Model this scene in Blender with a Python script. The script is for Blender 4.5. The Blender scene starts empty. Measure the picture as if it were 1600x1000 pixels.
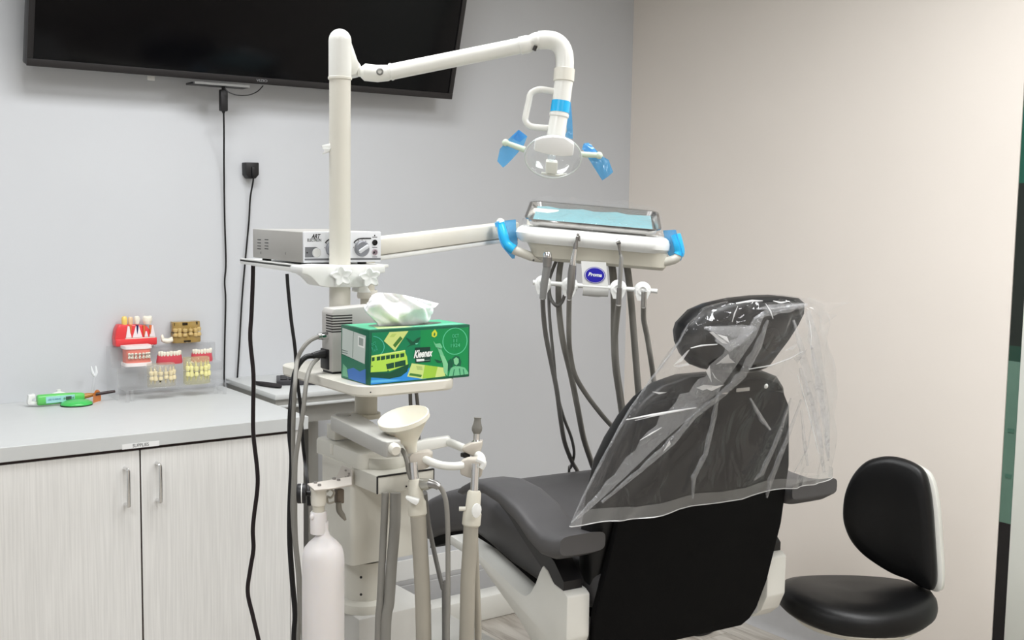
import bpy, bmesh, math, random
from mathutils import Vector, Matrix
random.seed(7)
V = Vector
PI = math.pi
SC = bpy.context.scene
COL = SC.collection

# ------------------------------------------------------------------ camera, world, lights, exposure
YAW, PITCH, ROLL, FPX = 0.62634449, -0.098518871, 0.0155031328, 1792.03
EYE = V((0.0, 0.0, 1.51))
_f = V((math.sin(YAW)*math.cos(PITCH), math.cos(YAW)*math.cos(PITCH), math.sin(PITCH)))
_r0 = V((math.cos(YAW), -math.sin(YAW), 0.0))
_u0 = _r0.cross(_f)
CR_ = _r0*math.cos(ROLL) + _u0*math.sin(ROLL)
CU_ = -_r0*math.sin(ROLL) + _u0*math.cos(ROLL)
CF_ = _f
cam_data = bpy.data.cameras.new('camera')
cam = bpy.data.objects.new('camera', cam_data)
COL.objects.link(cam)
cam_data.sensor_fit = 'HORIZONTAL'
cam_data.sensor_width = 36.0
cam_data.lens = 36.0*FPX/1600.0
cam_data.clip_start = 0.02
m = Matrix((CR_, CU_, -CF_)).transposed().to_4x4()
m.translation = EYE
cam.matrix_world = m
SC.camera = cam

SC.view_settings.view_transform = 'Standard'
SC.view_settings.look = 'None'
SC.view_settings.gamma = 1.0
SC.view_settings.use_curve_mapping = False
SC.view_settings.exposure = 0.14

world = bpy.data.worlds.new('world')
SC.world = world
world.use_nodes = True
world.node_tree.nodes['Background'].inputs[0].default_value = (0.8, 0.85, 0.9, 1)
world.node_tree.nodes['Background'].inputs[1].default_value = 0.05

CEIL = 2.70
LAMP_POWER = 22.5
SPREAD = 164
# ceiling troffers: (x, y, width in x, length in y, strength)
LAMPS = [(1.05, 2.30, 1.15, 0.55, 0.9), (2.15, 1.15, 0.6, 1.15, 1.05), (-0.6, 0.9, 0.6, 1.15, 0.75), (0.9, -0.6, 0.6, 1.15, 0.85)]

# ------------------------------------------------------------------ helpers
def lin(c):
    out = []
    for v in c:
        v = v/255.0
        out.append(v/12.92 if v <= 0.04045 else ((v+0.055)/1.055)**2.4)
    return out
def rgba(c): return (*lin(c), 1.0)

def ray(px, py): return CR_*((px-800)/FPX) - CU_*((py-500)/FPX) + CF_
def at(px, py, d): return EYE + ray(px, py)*d
def on(px, py, axis, val):
    r = ray(px, py)
    return EYE + r*((val-EYE[axis])/r[axis])

MATS = {}
def mat(name, col, rough=0.5, metal=0.0, var=0.06, vscale=14.0, stretch=(1, 1, 1), bump=0.0, bscale=60.0,
        spec=0.5, coat=0.0, trans=0.0, ior=1.45, alpha=1.0, emit=0.0, sss=0.0):
    if name in MATS: return MATS[name]
    M = bpy.data.materials.new(name); M.use_nodes = True
    nt = M.node_tree; N = nt.nodes; L = nt.links
    b = N['Principled BSDF']
    tc = N.new('ShaderNodeTexCoord'); mp = N.new('ShaderNodeMapping')
    mp.inputs['Scale'].default_value = stretch
    L.new(tc.outputs['Object'], mp.inputs['Vector'])
    nz = N.new('ShaderNodeTexNoise'); nz.inputs['Scale'].default_value = vscale; nz.inputs['Detail'].default_value = 4
    L.new(mp.outputs[0], nz.inputs['Vector'])
    rp = N.new('ShaderNodeValToRGB')
    c = lin(col)
    rp.color_ramp.elements[0].position = 0.3; rp.color_ramp.elements[1].position = 0.7
    rp.color_ramp.elements[0].color = (*[max(0, v*(1-var)) for v in c], 1)
    rp.color_ramp.elements[1].color = (*[min(1, v*(1+var)) for v in c], 1)
    L.new(nz.outputs[0], rp.inputs[0]); L.new(rp.outputs[0], b.inputs['Base Color'])
    b.inputs['Roughness'].default_value = rough
    b.inputs['Metallic'].default_value = metal
    b.inputs['Specular IOR Level'].default_value = spec
    b.inputs['IOR'].default_value = ior
    b.inputs['Coat Weight'].default_value = coat
    b.inputs['Transmission Weight'].default_value = trans
    b.inputs['Alpha'].default_value = alpha
    if sss:
        b.inputs['Subsurface Weight'].default_value = sss
        b.inputs['Subsurface Radius'].default_value = (0.01, 0.008, 0.006)
        b.inputs['Subsurface Scale'].default_value = 0.5
    if emit:
        L.new(rp.outputs[0], b.inputs['Emission Color']); b.inputs['Emission Strength'].default_value = emit
    if bump:
        n2 = N.new('ShaderNodeTexNoise'); n2.inputs['Scale'].default_value = bscale; n2.inputs['Detail'].default_value = 3
        L.new(mp.outputs[0], n2.inputs['Vector'])
        bp = N.new('ShaderNodeBump'); bp.inputs['Strength'].default_value = bump; bp.inputs['Distance'].default_value = 0.003
        L.new(n2.outputs[0], bp.inputs['Height']); L.new(bp.outputs[0], b.inputs['Normal'])
    MATS[name] = M
    return M

def film(name, col, clear=0.8, rough=0.08, milky=0.12, bump=0.0, bscale=18.0, stretch=(1, 1, 1), blend=0.35, base=0.045):
    """thin plastic sheet: light goes straight through, with a gloss and a little scatter"""
    if name in MATS: return MATS[name]
    M = bpy.data.materials.new(name); M.use_nodes = True
    nt = M.node_tree; N = nt.nodes; L = nt.links
    for n in list(N): N.remove(n)
    out = N.new('ShaderNodeOutputMaterial')
    tr = N.new('ShaderNodeBsdfTransparent'); gl = N.new('ShaderNodeBsdfGlossy'); df = N.new('ShaderNodeBsdfDiffuse'); tl = N.new('ShaderNodeBsdfTranslucent')
    c = lin(col)
    tr.inputs[0].default_value = (*[1-(1-v)*(1-clear) for v in c], 1) if clear < 1 else (1, 1, 1, 1)
    df.inputs[0].default_value = (*c, 1); tl.inputs[0].default_value = (*c, 1)
    gl.inputs['Color'].default_value = (1, 1, 1, 1); gl.inputs['Roughness'].default_value = rough
    dm = N.new('ShaderNodeMixShader'); dm.inputs[0].default_value = 0.5
    L.new(df.outputs[0], dm.inputs[1]); L.new(tl.outputs[0], dm.inputs[2])
    m1 = N.new('ShaderNodeMixShader'); m1.inputs[0].default_value = milky
    L.new(tr.outputs[0], m1.inputs[1]); L.new(dm.outputs[0], m1.inputs[2])
    lw = N.new('ShaderNodeLayerWeight'); lw.inputs['Blend'].default_value = 0.5
    m2 = N.new('ShaderNodeMixShader')
    pw_ = N.new('ShaderNodeMath'); pw_.operation = 'POWER'; L.new(lw.outputs['Facing'], pw_.inputs[0]); pw_.inputs[1].default_value = 3.0
    ma = N.new('ShaderNodeMath'); ma.operation = 'MULTIPLY_ADD'; L.new(pw_.outputs[0], ma.inputs[0]); ma.inputs[1].default_value = blend; ma.inputs[2].default_value = base
    L.new(ma.outputs[0], m2.inputs[0]); L.new(m1.outputs[0], m2.inputs[1]); L.new(gl.outputs[0], m2.inputs[2])
    L.new(m2.outputs[0], out.inputs['Surface'])
    if bump:
        tc = N.new('ShaderNodeTexCoord'); mp = N.new('ShaderNodeMapping'); mp.inputs['Scale'].default_value = stretch
        nz = N.new('ShaderNodeTexNoise'); nz.inputs['Scale'].default_value = bscale; nz.inputs['Detail'].default_value = 3; nz.inputs['Distortion'].default_value = 1.2
        L.new(tc.outputs['Object'], mp.inputs[0]); L.new(mp.outputs[0], nz.inputs['Vector'])
        bp = N.new('ShaderNodeBump'); bp.inputs['Strength'].default_value = bump; bp.inputs['Distance'].default_value = 0.02
        L.new(nz.outputs[0], bp.inputs['Height'])
        L.new(bp.outputs[0], gl.inputs['Normal']); L.new(bp.outputs[0], lw.inputs['Normal'])
    MATS[name] = M
    return M

def root_loc(p):
    while p is not None and p.parent is not None: p = p.parent
    return p.location.copy() if p is not None else V((0, 0, 0))

def tag(o, label=None, cat=None, group=None, kind=None):
    if label: o['label'] = label
    if cat: o['category'] = cat
    if group: o['group'] = group
    if kind: o['kind'] = kind
    return o

def thing(name, label, cat, loc, group=None):
    o = bpy.data.objects.new(name, None); COL.objects.link(o)
    o.location = loc; o.empty_display_size = 0.05
    return tag(o, label, cat, group)

class MB:
    """collects shapes in world space, links them as ONE mesh object"""
    def __init__(s): s.bm = bmesh.new(); s.mi = 0
    def _merge(s, t):
        for f in t.faces: f.material_index = s.mi
        me = bpy.data.meshes.new('t'); t.to_mesh(me); t.free(); s.bm.from_mesh(me); bpy.data.meshes.remove(me)
    def box(s, c, size, ax=None, bevel=0.0, seg=2):
        """c centre, size (x,y,z), ax optional three axes"""
        t = bmesh.new(); bmesh.ops.create_cube(t, size=1.0)
        bmesh.ops.scale(t, vec=V(size), verts=t.verts)
        if bevel: bmesh.ops.bevel(t, geom=t.edges[:], offset=bevel, segments=seg, profile=0.5, affect='EDGES', clamp_overlap=True)
        M = Matrix.Identity(4)
        if ax: M = Matrix([V(a).normalized() for a in ax]).transposed().to_4x4()
        M.translation = V(c); bmesh.ops.transform(t, matrix=M, verts=t.verts)
        s._merge(t); return s
    def span(s, a, b, bevel=0.0, seg=2):
        a = V(a); b = V(b)
        return s.box((a+b)/2, [abs(v) for v in (b-a)], None, bevel, seg)
    def tube(s, pts, r, n=10, k=5, smooth=True, caps=True):
        pts = [V(p) for p in pts]
        rs = list(r) if isinstance(r, (list, tuple)) else [r]*len(pts)
        if smooth and len(pts) > 2:
            P = []; R = []
            for i in range(len(pts)-1):
                p0 = pts[max(i-1, 0)]; p1 = pts[i]; p2 = pts[i+1]; p3 = pts[min(i+2, len(pts)-1)]
                for j in range(k):
                    t = j/k
                    P.append(0.5*((2*p1)+(p2-p0)*t+(2*p0-5*p1+4*p2-p3)*t*t+(3*p1-p0-3*p2+p3)*t**3))
                    R.append(rs[i]*(1-t)+rs[i+1]*t)
            P.append(pts[-1]); R.append(rs[-1])
        else: P, R = pts, rs
        rings = []; up = None
        for i, p in enumerate(P):
            d = (P[min(i+1, len(P)-1)]-P[max(i-1, 0)])
            if d.length < 1e-9: d = V((0, 0, 1))
            d.normalize()
            if up is None:
                up = d.orthogonal().normalized()
            else:
                up = (up - d*up.dot(d))
                up = up.normalized() if up.length > 1e-6 else d.orthogonal().normalized()
            w = d.cross(up)
            rings.append([p+(up*math.cos(a)+w*math.sin(a))*R[i] for a in [2*PI*q/n for q in range(n)]])
        return s.loft(rings, caps)
    def loft(s, rings, caps=True, closed=True):
        vs = [[s.bm.verts.new(p) for p in rg] for rg in rings]
        n = len(rings[0])
        for a, b in zip(vs, vs[1:]):
            for q in range(n if closed else n-1):
                f = s.bm.faces.new((a[q], a[(q+1) % n], b[(q+1) % n], b[q])); f.material_index = s.mi
        if caps and closed:
            for e in (vs[0][::-1], vs[-1]):
                f = s.bm.faces.new(e); f.material_index = s.mi
        return s
    def lathe(s, prof, o, axis=(0, 0, 1), n=24, caps=True, sx=1.0, sy=1.0, xdir=None):
        o = V(o); a = V(axis).normalized(); x = V(xdir).normalized() if xdir else a.orthogonal().normalized(); y = a.cross(x)
        rings = [[o+a*h+(x*math.cos(t)*sx+y*math.sin(t)*sy)*max(r, 1e-5) for t in [2*PI*q/n for q in range(n)]] for r, h in prof]
        return s.loft(rings, caps)
    def cyl(s, a, b, r, n=16): return s.tube([a, b], r, n=n, smooth=False)
    def ball(s, c, r, n=14, sz=(1, 1, 1)):
        t = bmesh.new(); bmesh.ops.create_uvsphere(t, u_segments=n, v_segments=max(6, n//2), radius=1.0)
        bmesh.ops.scale(t, vec=V(sz)*r, verts=t.verts); bmesh.ops.translate(t, vec=V(c), verts=t.verts)
        s._merge(t); return s
    def prism(s, poly, vec, bevel=0.0, seg=2):
        t = bmesh.new(); vec = V(vec)
        a = [t.verts.new(V(p)) for p in poly]; b = [t.verts.new(V(p)+vec) for p in poly]
        t.faces.new(a[::-1]); t.faces.new(b)
        n = len(a)
        for i in range(n): t.faces.new((a[i], a[(i+1) % n], b[(i+1) % n], b[i]))
        bmesh.ops.recalc_face_normals(t, faces=t.faces[:])
        if bevel: bmesh.ops.bevel(t, geom=t.edges[:], offset=bevel, segments=seg, profile=0.5, affect='EDGES', clamp_overlap=True)
        s._merge(t); return s
    def grid(s, rows, thick=0.0, nrm=None):
        """open sheet from rows of points; thick>0 gives it two skins"""
        vs = [[s.bm.verts.new(p) for p in r] for r in rows]
        for a, b in zip(vs, vs[1:]):
            for i in range(len(a)-1):
                f = s.bm.faces.new((a[i], a[i+1], b[i+1], b[i])); f.material_index = s.mi
        if thick:
            s.bm.normal_update()
            off = [[p.co + (V(nrm) if nrm else p.normal)*thick for p in r] for r in vs]
            ws = [[s.bm.verts.new(p) for p in r] for r in off]
            for a, b in zip(ws, ws[1:]):
                for i in range(len(a)-1):
                    f = s.bm.faces.new((a[i], b[i], b[i+1], a[i+1])); f.material_index = s.mi
            def rim(p, q):
                for i in range(len(p)-1):
                    f = s.bm.faces.new((p[i], q[i], q[i+1], p[i+1])); f.material_index = s.mi
            rim(vs[0], ws[0]); rim(vs[-1], ws[-1]); rim([r[0] for r in vs], [r[0] for r in ws]); rim([r[-1] for r in vs], [r[-1] for r in ws])
        return s
    def flat(s, poly, nrm, t=0.0004):
        return s.prism(poly, V(nrm).normalized()*t)
    def build(s, name, mats, parent=None, loc=None, sharp=38, recalc=True):
        bm = s.bm
        if recalc: bmesh.ops.recalc_face_normals(bm, faces=bm.faces[:])
        bm.normal_update()
        for f in bm.faces: f.smooth = True
        lim = math.radians(sharp)
        for e in bm.edges:
            if len(e.link_faces) == 2 and e.calc_face_angle(0) > lim: e.smooth = False
        if parent is not None: L = root_loc(parent)
        elif loc is not None: L = V(loc)
        else:
            xs = [v.co for v in bm.verts]
            L = V(((min(p.x for p in xs)+max(p.x for p in xs))/2, (min(p.y for p in xs)+max(p.y for p in xs))/2, min(p.z for p in xs)))
        bmesh.ops.translate(bm, vec=-L, verts=bm.verts)
        me = bpy.data.meshes.new(name); bm.to_mesh(me); bm.free()
        if not isinstance(mats, (list, tuple)): mats = [mats]
        for q in mats: me.materials.append(q)
        o = bpy.data.objects.new(name, me); COL.objects.link(o)
        if parent is not None: o.parent = parent
        else: o.location = L
        return o

def text(parent, name, string, o, ux, uy, size, material, width=None, shear=0.0, bold=0.0, thick=0.0004):
    """flat lettering, centred on o, along ux, up uy"""
    cu = bpy.data.curves.new(name, 'FONT'); cu.body = string; cu.size = 1.0; cu.align_x = 'CENTER'; cu.align_y = 'CENTER'
    cu.shear = shear; cu.offset = bold; cu.extrude = 0.5; cu.resolution_u = 3
    to = bpy.data.objects.new(name, cu); COL.objects.link(to)
    bpy.context.view_layer.update()
    me = bpy.data.meshes.new_from_object(to.evaluated_get(bpy.context.evaluated_depsgraph_get()))
    COL.objects.unlink(to); bpy.data.objects.remove(to)
    ux = V(ux).normalized(); uy = V(uy).normalized(); uz = ux.cross(uy)
    xs = [v.co.x for v in me.vertices]; sx = size
    if width: sx = width/(max(xs)-min(xs))
    L = root_loc(parent)
    for v in me.vertices:
        c = v.co.copy()
        v.co = V(o)+ux*c.x*sx+uy*c.y*size+uz*(c.z+0.5)*thick-L
    me.materials.clear(); me.materials.append(material)
    ob = bpy.data.objects.new(name, me); COL.objects.link(ob); ob.parent = parent
    return ob

def copy_tree(o, parent=None, loc=None):
    c = o.copy(); COL.objects.link(c)
    if parent is not None: c.parent = parent
    if loc is not None: c.location = loc
    for ch in list(o.children): copy_tree(ch, c)
    return c

X, Y, Z = V((1, 0, 0)), V((0, 1, 0)), V((0, 0, 1))

# ------------------------------------------------------------------ materials
WALL_G = mat('grey wall paint', (203, 205, 208), 0.75, var=0.012, vscale=3, bump=0.05, bscale=220)
WALL_B = mat('warm wall paint', (236, 228, 219), 0.7, var=0.012, vscale=3, bump=0.05, bscale=220)
CEILM = mat('ceiling paint', (228, 228, 226), 0.9, var=0.02)
RUBBER_G = mat('grey rubber base', (192, 192, 193), 0.5, var=0.04)
IVORY = mat('ivory plastic', (222, 219, 208), 0.35, var=0.02, coat=0.1)
IVORY_D = mat('aged ivory enamel', (205, 201, 187), 0.4, var=0.04, vscale=9)
WHITE = mat('white plastic', (235, 236, 233), 0.3, var=0.015, coat=0.15)
WHITE_G = mat('white enamel', (232, 232, 226), 0.28, var=0.015, coat=0.2)
GREYPL = mat('grey holder plastic', (188, 181, 170), 0.45, var=0.03)
BLACKPL = mat('black plastic', (22, 21, 23), 0.45, var=0.1)
BLACKGL = mat('black cable', (14, 13, 15), 0.4, var=0.1)
SCREEN = mat('dark screen glass', (4, 4, 6), 0.10, var=0.1, spec=0.16)
BEZEL = mat('black bezel', (30, 28, 29), 0.42, var=0.1)
LEATHER = mat('black vinyl upholstery', (10, 10, 11), 0.4, var=0.08, bump=0.08, bscale=350, spec=0.4)
LEATHER_G = mat('charcoal vinyl upholstery', (78, 77, 78), 0.5, var=0.05, bump=0.06, bscale=350)
BOARD = mat('black back board', (5, 5, 6), 0.7, var=0.15, bump=0.1, bscale=300, spec=0.15)
CHROME = mat('chrome', (225, 225, 225), 0.16, metal=1.0, var=0.03)
STEEL = mat('brushed steel', (175, 173, 170), 0.32, metal=1.0, var=0.06)
DSTEEL = mat('dark steel', (150, 148, 146), 0.35, metal=1.0, var=0.08)
HOSE = mat('grey hose', (134, 132, 126), 0.5, var=0.05)
HOSE_D = mat('dark grey hose', (108, 107, 104), 0.5, var=0.05)
HOSE_L = mat('beige suction hose', (160, 155, 143), 0.5, var=0.06, vscale=8)
LAMINATE = mat('white striated laminate', (230, 229, 226), 0.5, var=0.07, vscale=26, stretch=(9, 9, 0.22), bump=0.03, bscale=60)
COUNTER = mat('white counter laminate', (202, 204, 203), 0.45, var=0.015)
DARKGAP = mat('dark gap edging', (40, 22, 20), 0.6, var=0.1)
CARCASS = mat('cabinet carcass', (196, 195, 192), 0.6, var=0.03)
GREYMETAL = mat('grey painted metal', (176, 175, 170), 0.45, var=0.03, metal=0.1)
BLUEFILM = film('blue barrier film', (120, 206, 248), clear=0.45, rough=0.15, milky=0.40, bump=0.3, bscale=30)
BLUESOLID = mat('blue barrier film on grip', (40, 178, 235), 0.3, var=0.05, coat=0.2)
CLEAR = film('clear moulded plastic', (235, 240, 240), clear=0.93, rough=0.05, milky=0.07, blend=0.3)
ACRYL = film('clear acrylic', (242, 244, 246), clear=0.96, rough=0.04, milky=0.07, blend=0.3)
WRAP = film('clear plastic wrap', (235, 235, 238), clear=0.97, rough=0.07, milky=0.045, bump=0.6, bscale=11, stretch=(1, 1, 0.6), blend=0.33)
TEXTBLK = mat('black print', (30, 30, 32), 0.6)
# ================================================================== the room
WY = 3.516      # back wall
WX = 3.12       # right wall
def struct(name, mb, mm, parent=None, loc=None):
    o = mb.build(name, mm, parent, loc)
    if parent is None: o['kind'] = 'structure'
    return o
# floor: plank boards where they can be told apart, the same wood goes on beyond
def wood(name):
    M = bpy.data.materials.new(name); M.use_nodes = True; nt = M.node_tree; N = nt.nodes; L = nt.links
    b = N['Principled BSDF']; tc = N.new('ShaderNodeTexCoord'); oi = N.new('ShaderNodeObjectInfo')
    mp = N.new('ShaderNodeMapping'); mp.inputs['Scale'].default_value = (9, 1.1, 9)
    ad = N.new('ShaderNodeVectorMath'); ad.operation = 'ADD'; sc = N.new('ShaderNodeVectorMath'); sc.operation = 'SCALE'
    cb = N.new('ShaderNodeCombineXYZ')
    for i in range(3): L.new(oi.outputs['Random'], cb.inputs[i])
    L.new(cb.outputs[0], sc.inputs[0]); sc.inputs['Scale'].default_value = 40
    L.new(tc.outputs['Object'], ad.inputs[0]); L.new(sc.outputs[0], ad.inputs[1]); L.new(ad.outputs[0], mp.inputs[0])
    nz = N.new('ShaderNodeTexNoise'); nz.inputs['Scale'].default_value = 3.2; nz.inputs['Detail'].default_value = 7; nz.inputs['Distortion'].default_value = 0.8
    L.new(mp.outputs[0], nz.inputs['Vector'])
    rp = N.new('ShaderNodeValToRGB'); rp.color_ramp.elements[0].position = 0.32; rp.color_ramp.elements[1].position = 0.68
    rp.color_ramp.elements[0].color = rgba((150, 142, 132)); rp.color_ramp.elements[1].color = rgba((200, 195, 186))
    L.new(nz.outputs[0], rp.inputs[0]); L.new(rp.outputs[0], b.inputs['Base Color']); b.inputs['Roughness'].default_value = 0.45
    return M
WOOD = wood('pale grey wood planks')
fl = struct('floor', MB().span((-1.8, -1.8, -0.05), (WX+1.2, WY+0.05, -0.003)), WOOD)
pw, pl = 0.178, 1.22
pm = None
for i in range(12):
    for j in range(3):
        x0 = 1.02+i*pw; y0 = 0.75+j*pl-((i*0.47) % 1.0)*0.6
        y1 = min(y0+pl-0.002, WY); x1 = min(x0+pw-0.002, WX)
        MB().span((x0, y0, -0.003), (x1, y1, 0.0), bevel=0.0008, seg=1).build('plank', WOOD, fl)
struct('wall_back', MB().span((-1.8, WY, -0.05), (WX+0.1, WY+0.1, CEIL)), WALL_G)
GY1, GY0 = 1.842, 1.803     # the narrow glazed gap in the right wall
struct('wall_right', MB().span((WX, GY1, -0.05), (WX+0.1, WY, CEIL)), WALL_B)
struct('wall_left', MB().span((-1.9, -1.8, -0.05), (-1.8, WY+0.1, CEIL)), WALL_G)
struct('wall_front', MB().span((-1.8, -1.9, -0.05), (WX+1.2, -1.8, CEIL)), WALL_B)
struct('ceiling', MB().span((-1.9, -1.9, CEIL), (WX+1.2, WY+0.1, CEIL+0.06)), CEILM)
# grey cove base with a thin lip line
BH = 0.15
def base(name, a, b, n):
    mb = MB(); a = V(a); b = V(b); n = V(n)
    prof = [(0.0, 0), (0.014, 0), (0.008, 0.012), (0.006, 0.03), (0.006, BH-0.022), (0.004, BH-0.020), (0.006, BH-0.016), (0.004, BH), (0, BH)]
    mb.loft([[p+n*u+Z*v for u, v in prof] for p in (a, b)])
    return struct(name, mb, RUBBER_G)
base('baseboard_back', (1.40, WY, 0), (WX, WY, 0), (0, -1, 0))
struct('wall_strip_1', MB().span((1.40, WY-0.005, BH), (WX, WY, BH+0.075), bevel=0.001, seg=1), mat('white wall strip', (236, 236, 234), 0.4, var=0.01))  # thin white strip along the wall above the baseboard
base('baseboard_right', (WX, GY1, 0), (WX, WY, 0), (-1, 0, 0))
# narrow sidelight between the wall end and the door: tinted glass with the dim corridor behind
w1 = thing('window_1', None, None, (WX+0.05, (GY0+GY1)/2, 0)); w1['kind'] = 'structure'
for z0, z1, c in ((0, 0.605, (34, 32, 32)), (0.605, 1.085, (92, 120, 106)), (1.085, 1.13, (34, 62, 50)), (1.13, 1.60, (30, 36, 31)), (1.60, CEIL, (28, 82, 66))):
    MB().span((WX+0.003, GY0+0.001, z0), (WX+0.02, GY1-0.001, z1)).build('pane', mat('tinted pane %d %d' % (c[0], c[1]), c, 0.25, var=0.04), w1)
for z in (0.74, 0.875):
    MB().span((WX+0.0015, GY0+0.008, z), (WX+0.0035, GY1-0.012, z+0.012)).build('clip', mat('glass clip', (70, 105, 90), 0.4), w1)
MB().span((WX+0.021, GY0+0.001, 0), (WX+0.05, GY1-0.001, CEIL)).build('jamb', mat('dark jamb', (45, 42, 40), 0.5), w1)
d1 = thing('door_1', None, None, (WX+0.02, 1.3, 0)); d1['kind'] = 'structure'
MB().span((WX+0.0, 0.85, 0.004), (WX+0.05, GY0, CEIL-0.3), bevel=0.002).build('door_panel', mat('pale door laminate', (226, 228, 220), 0.4, var=0.01), d1)
MB().tube([(WX, 0.95, 1.0), (WX-0.05, 0.95, 1.0), (WX-0.05, 1.07, 1.0)], 0.009, smooth=False).build('door_handle', CHROME, d1)
struct('wall_right', MB().span((WX, -1.8, -0.05), (WX+0.1, 0.85, CEIL)).span((WX, 0.85, CEIL-0.3), (WX+0.1, GY0, CEIL)), WALL_B)

# ceiling lights (above the frame): troffers that light the room
LAMPF = mat('white troffer frame', (230, 230, 228), 0.5)
for i, (x, y, w, l, st) in enumerate(LAMPS):
    t = thing('ceiling_light', ['recessed ceiling light panel nearest the television wall', 'recessed ceiling light panel above the stool',
              'recessed ceiling light panel at the left of the room', 'recessed ceiling light panel behind the viewer'][i], 'ceiling light', (x, y, CEIL-0.03), 'ceiling light panels')
    fr = MB()
    for sx in (-1, 1): fr.box((x+sx*(w/2+0.01), y, CEIL-0.012), (0.02, l+0.04, 0.024))
    for sy in (-1, 1): fr.box((x, y+sy*(l/2+0.01), CEIL-0.012), (w, 0.02, 0.024))
    fr.build('frame', LAMPF, t)
    MB().span((x-w/2, y-l/2, CEIL-0.016), (x+w/2, y+l/2, CEIL-0.004)).build('diffuser', mat('lit diffuser', (250, 252, 255), 0.6, var=0.0, emit=3.0), t)
    ld_ = bpy.data.lights.new('tube_light', 'AREA'); ld_.shape = 'RECTANGLE'; ld_.size = w*0.96; ld_.size_y = l*0.96
    ld_.energy = LAMP_POWER*st; ld_.spread = math.radians(SPREAD); ld_.color = (0.98, 0.99, 1.0)
    lo = bpy.data.objects.new('tube_light', ld_); COL.objects.link(lo); lo.parent = t; lo.location = (0, 0, 0.008)

# ================================================================== television
TA = V((0.801, 3.42, 1.881)); tt = 0.262
TUU = V((0, -math.sin(tt), math.cos(tt))); TN = V((0, -math.cos(tt), -math.sin(tt)))
TA = on(40.5, 102, 1, 3.415); TB = on(705, 155, 1, 3.415); TW = TB.x-TA.x; TH = 0.80
def TV_(x, y, n=0.0): return TA+X*x+TUU*y+TN*n
tv = thing('television', 'large black wall mounted television tilted down from the grey wall', 'television', (TA.x+TW/2, WY, TA.z))
tm = MB()
tm.box(TV_(TW/2, TH/2, -0.022), (TW, TH, 0.044), (X, TUU, TN), bevel=0.006)
body = tm.build('housing', BEZEL, tv)
fm = MB()
bw = 0.017
for (x0, x1, y0, y1) in ((0, TW, 0, bw+0.004), (0, TW, TH-bw, TH), (0, bw, bw+0.004, TH-bw), (TW-bw, TW, bw+0.004, TH-bw)):
    fm.box(TV_((x0+x1)/2, (y0+y1)/2, 0.003), (x1-x0, y1-y0, 0.006), (X, TUU, TN), bevel=0.0015)
fm.build('bezel', BEZEL, tv)
MB().box(TV_(TW/2, TH/2+0.001, 0.0), (TW-2*bw+0.002, TH-2*bw, 0.003), (X, TUU, TN)).build('screen', SCREEN, tv)
MB().box((TA.x+TW/2, WY-0.03, TA.z+0.40), (0.5, 0.06, 0.4), bevel=0.004).box(TV_(TW/2, 0.42, -0.06), (0.4, 0.36, 0.05), (X, TUU, TN)).build('wall_mount', BLACKPL, tv)
lp = on(408.5, 127.5, 1, 3.41)
text(tv, 'logo', 'VIZIO', TV_(lp.x-TA.x, 0.0115, 0.0062), X, TUU, 0.011, mat('pale grey print', (150, 150, 152), 0.5), width=0.036)
# little media box under the bottom edge, with a pale front strip and a looped cable
a = on(301, 125, 1, 3.40); b = on(391, 137, 1, 3.40)
mbx = MB().span((a.x, 3.40, a.z-0.004), (b.x, 3.46, b.z-0.001), bevel=0.002).build('media_box', BLACKPL, tv)
a2 = on(304, 133.5, 1, 3.40); b2 = on(391, 137, 1, 3.40)
MB().span((a2.x, 3.3985, b2.z-0.0005), (b2.x-0.002, 3.40, b2.z+0.0065)).build('front_strip', mat('pale strip', (120, 120, 118), 0.5), mbx)
MB().tube([on(350, 136, 1, 3.41), on(356, 143, 1, 3.40), on(370, 148.5, 1, 3.395), on(388, 148.5, 1, 3.395), on(402, 143, 1, 3.40), on(411, 134, 1, 3.415)], 0.0017, n=8).build('loop_cable', BLACKGL, tv)
MB().box(on(236, 122, 1, 3.45), (0.022, 0.002, 0.014), bevel=0.0005).build('sticker', WHITE, tv)

# power lead hanging from the media box, and the charger plugged into the wall
ld = thing('power_lead', 'thin black lead with an inline adaptor hanging straight down under the television', 'cable', on(350, 600, 1, 3.495))
q = on(349, 157, 1, 3.43)
MB().box(q, (0.024, 0.02, 0.066), bevel=0.004).build('adaptor', BLACKPL, ld)
MB().cyl(q+Z*0.033, q+Z*0.042, 0.005).build('plug', BLACKPL, ld)
MB().tube([q-Z*0.033, on(349.5, 178, 1, 3.43)], [0.006, 0.0025], smooth=False).build('strain_relief', BLACKGL, ld)
MB().tube([on(349.5, 177, 1, 3.43), on(350, 205, 1, 3.455), on(350, 260, 1, 3.495), on(351, 340, 1, 3.505), on(353, 410, 1, 3.505), on(351, 440, 1, 3.505), on(352.5, 470, 1, 3.505), on(351, 540, 1, 3.505), on(350, 606, 1, 3.505)], 0.0029, n=8).build('cord', BLACKGL, ld)
wa = thing('wall_charger', 'small black charger plugged into the wall with its cord hanging down', 'charger', on(395, 266, 1, WY))
a = on(384.5, 253.5, 1, 3.48); b = on(405, 279, 1, 3.48)
MB().prism([on(384.5, 253.5, 1, 3.48), on(405, 254, 1, 3.48), on(405, 273, 1, 3.48), on(400, 279, 1, 3.48), on(390, 279, 1, 3.48), on(385, 273, 1, 3.48)], Y*(WY-3.48), bevel=0.003).build('adaptor_body', BLACKPL, wa)
MB().box(on(396, 268, 1, 3.478), (0.012, 0.008, 0.03), bevel=0.002).build('cable_boss', BLACKPL, wa)
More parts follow.
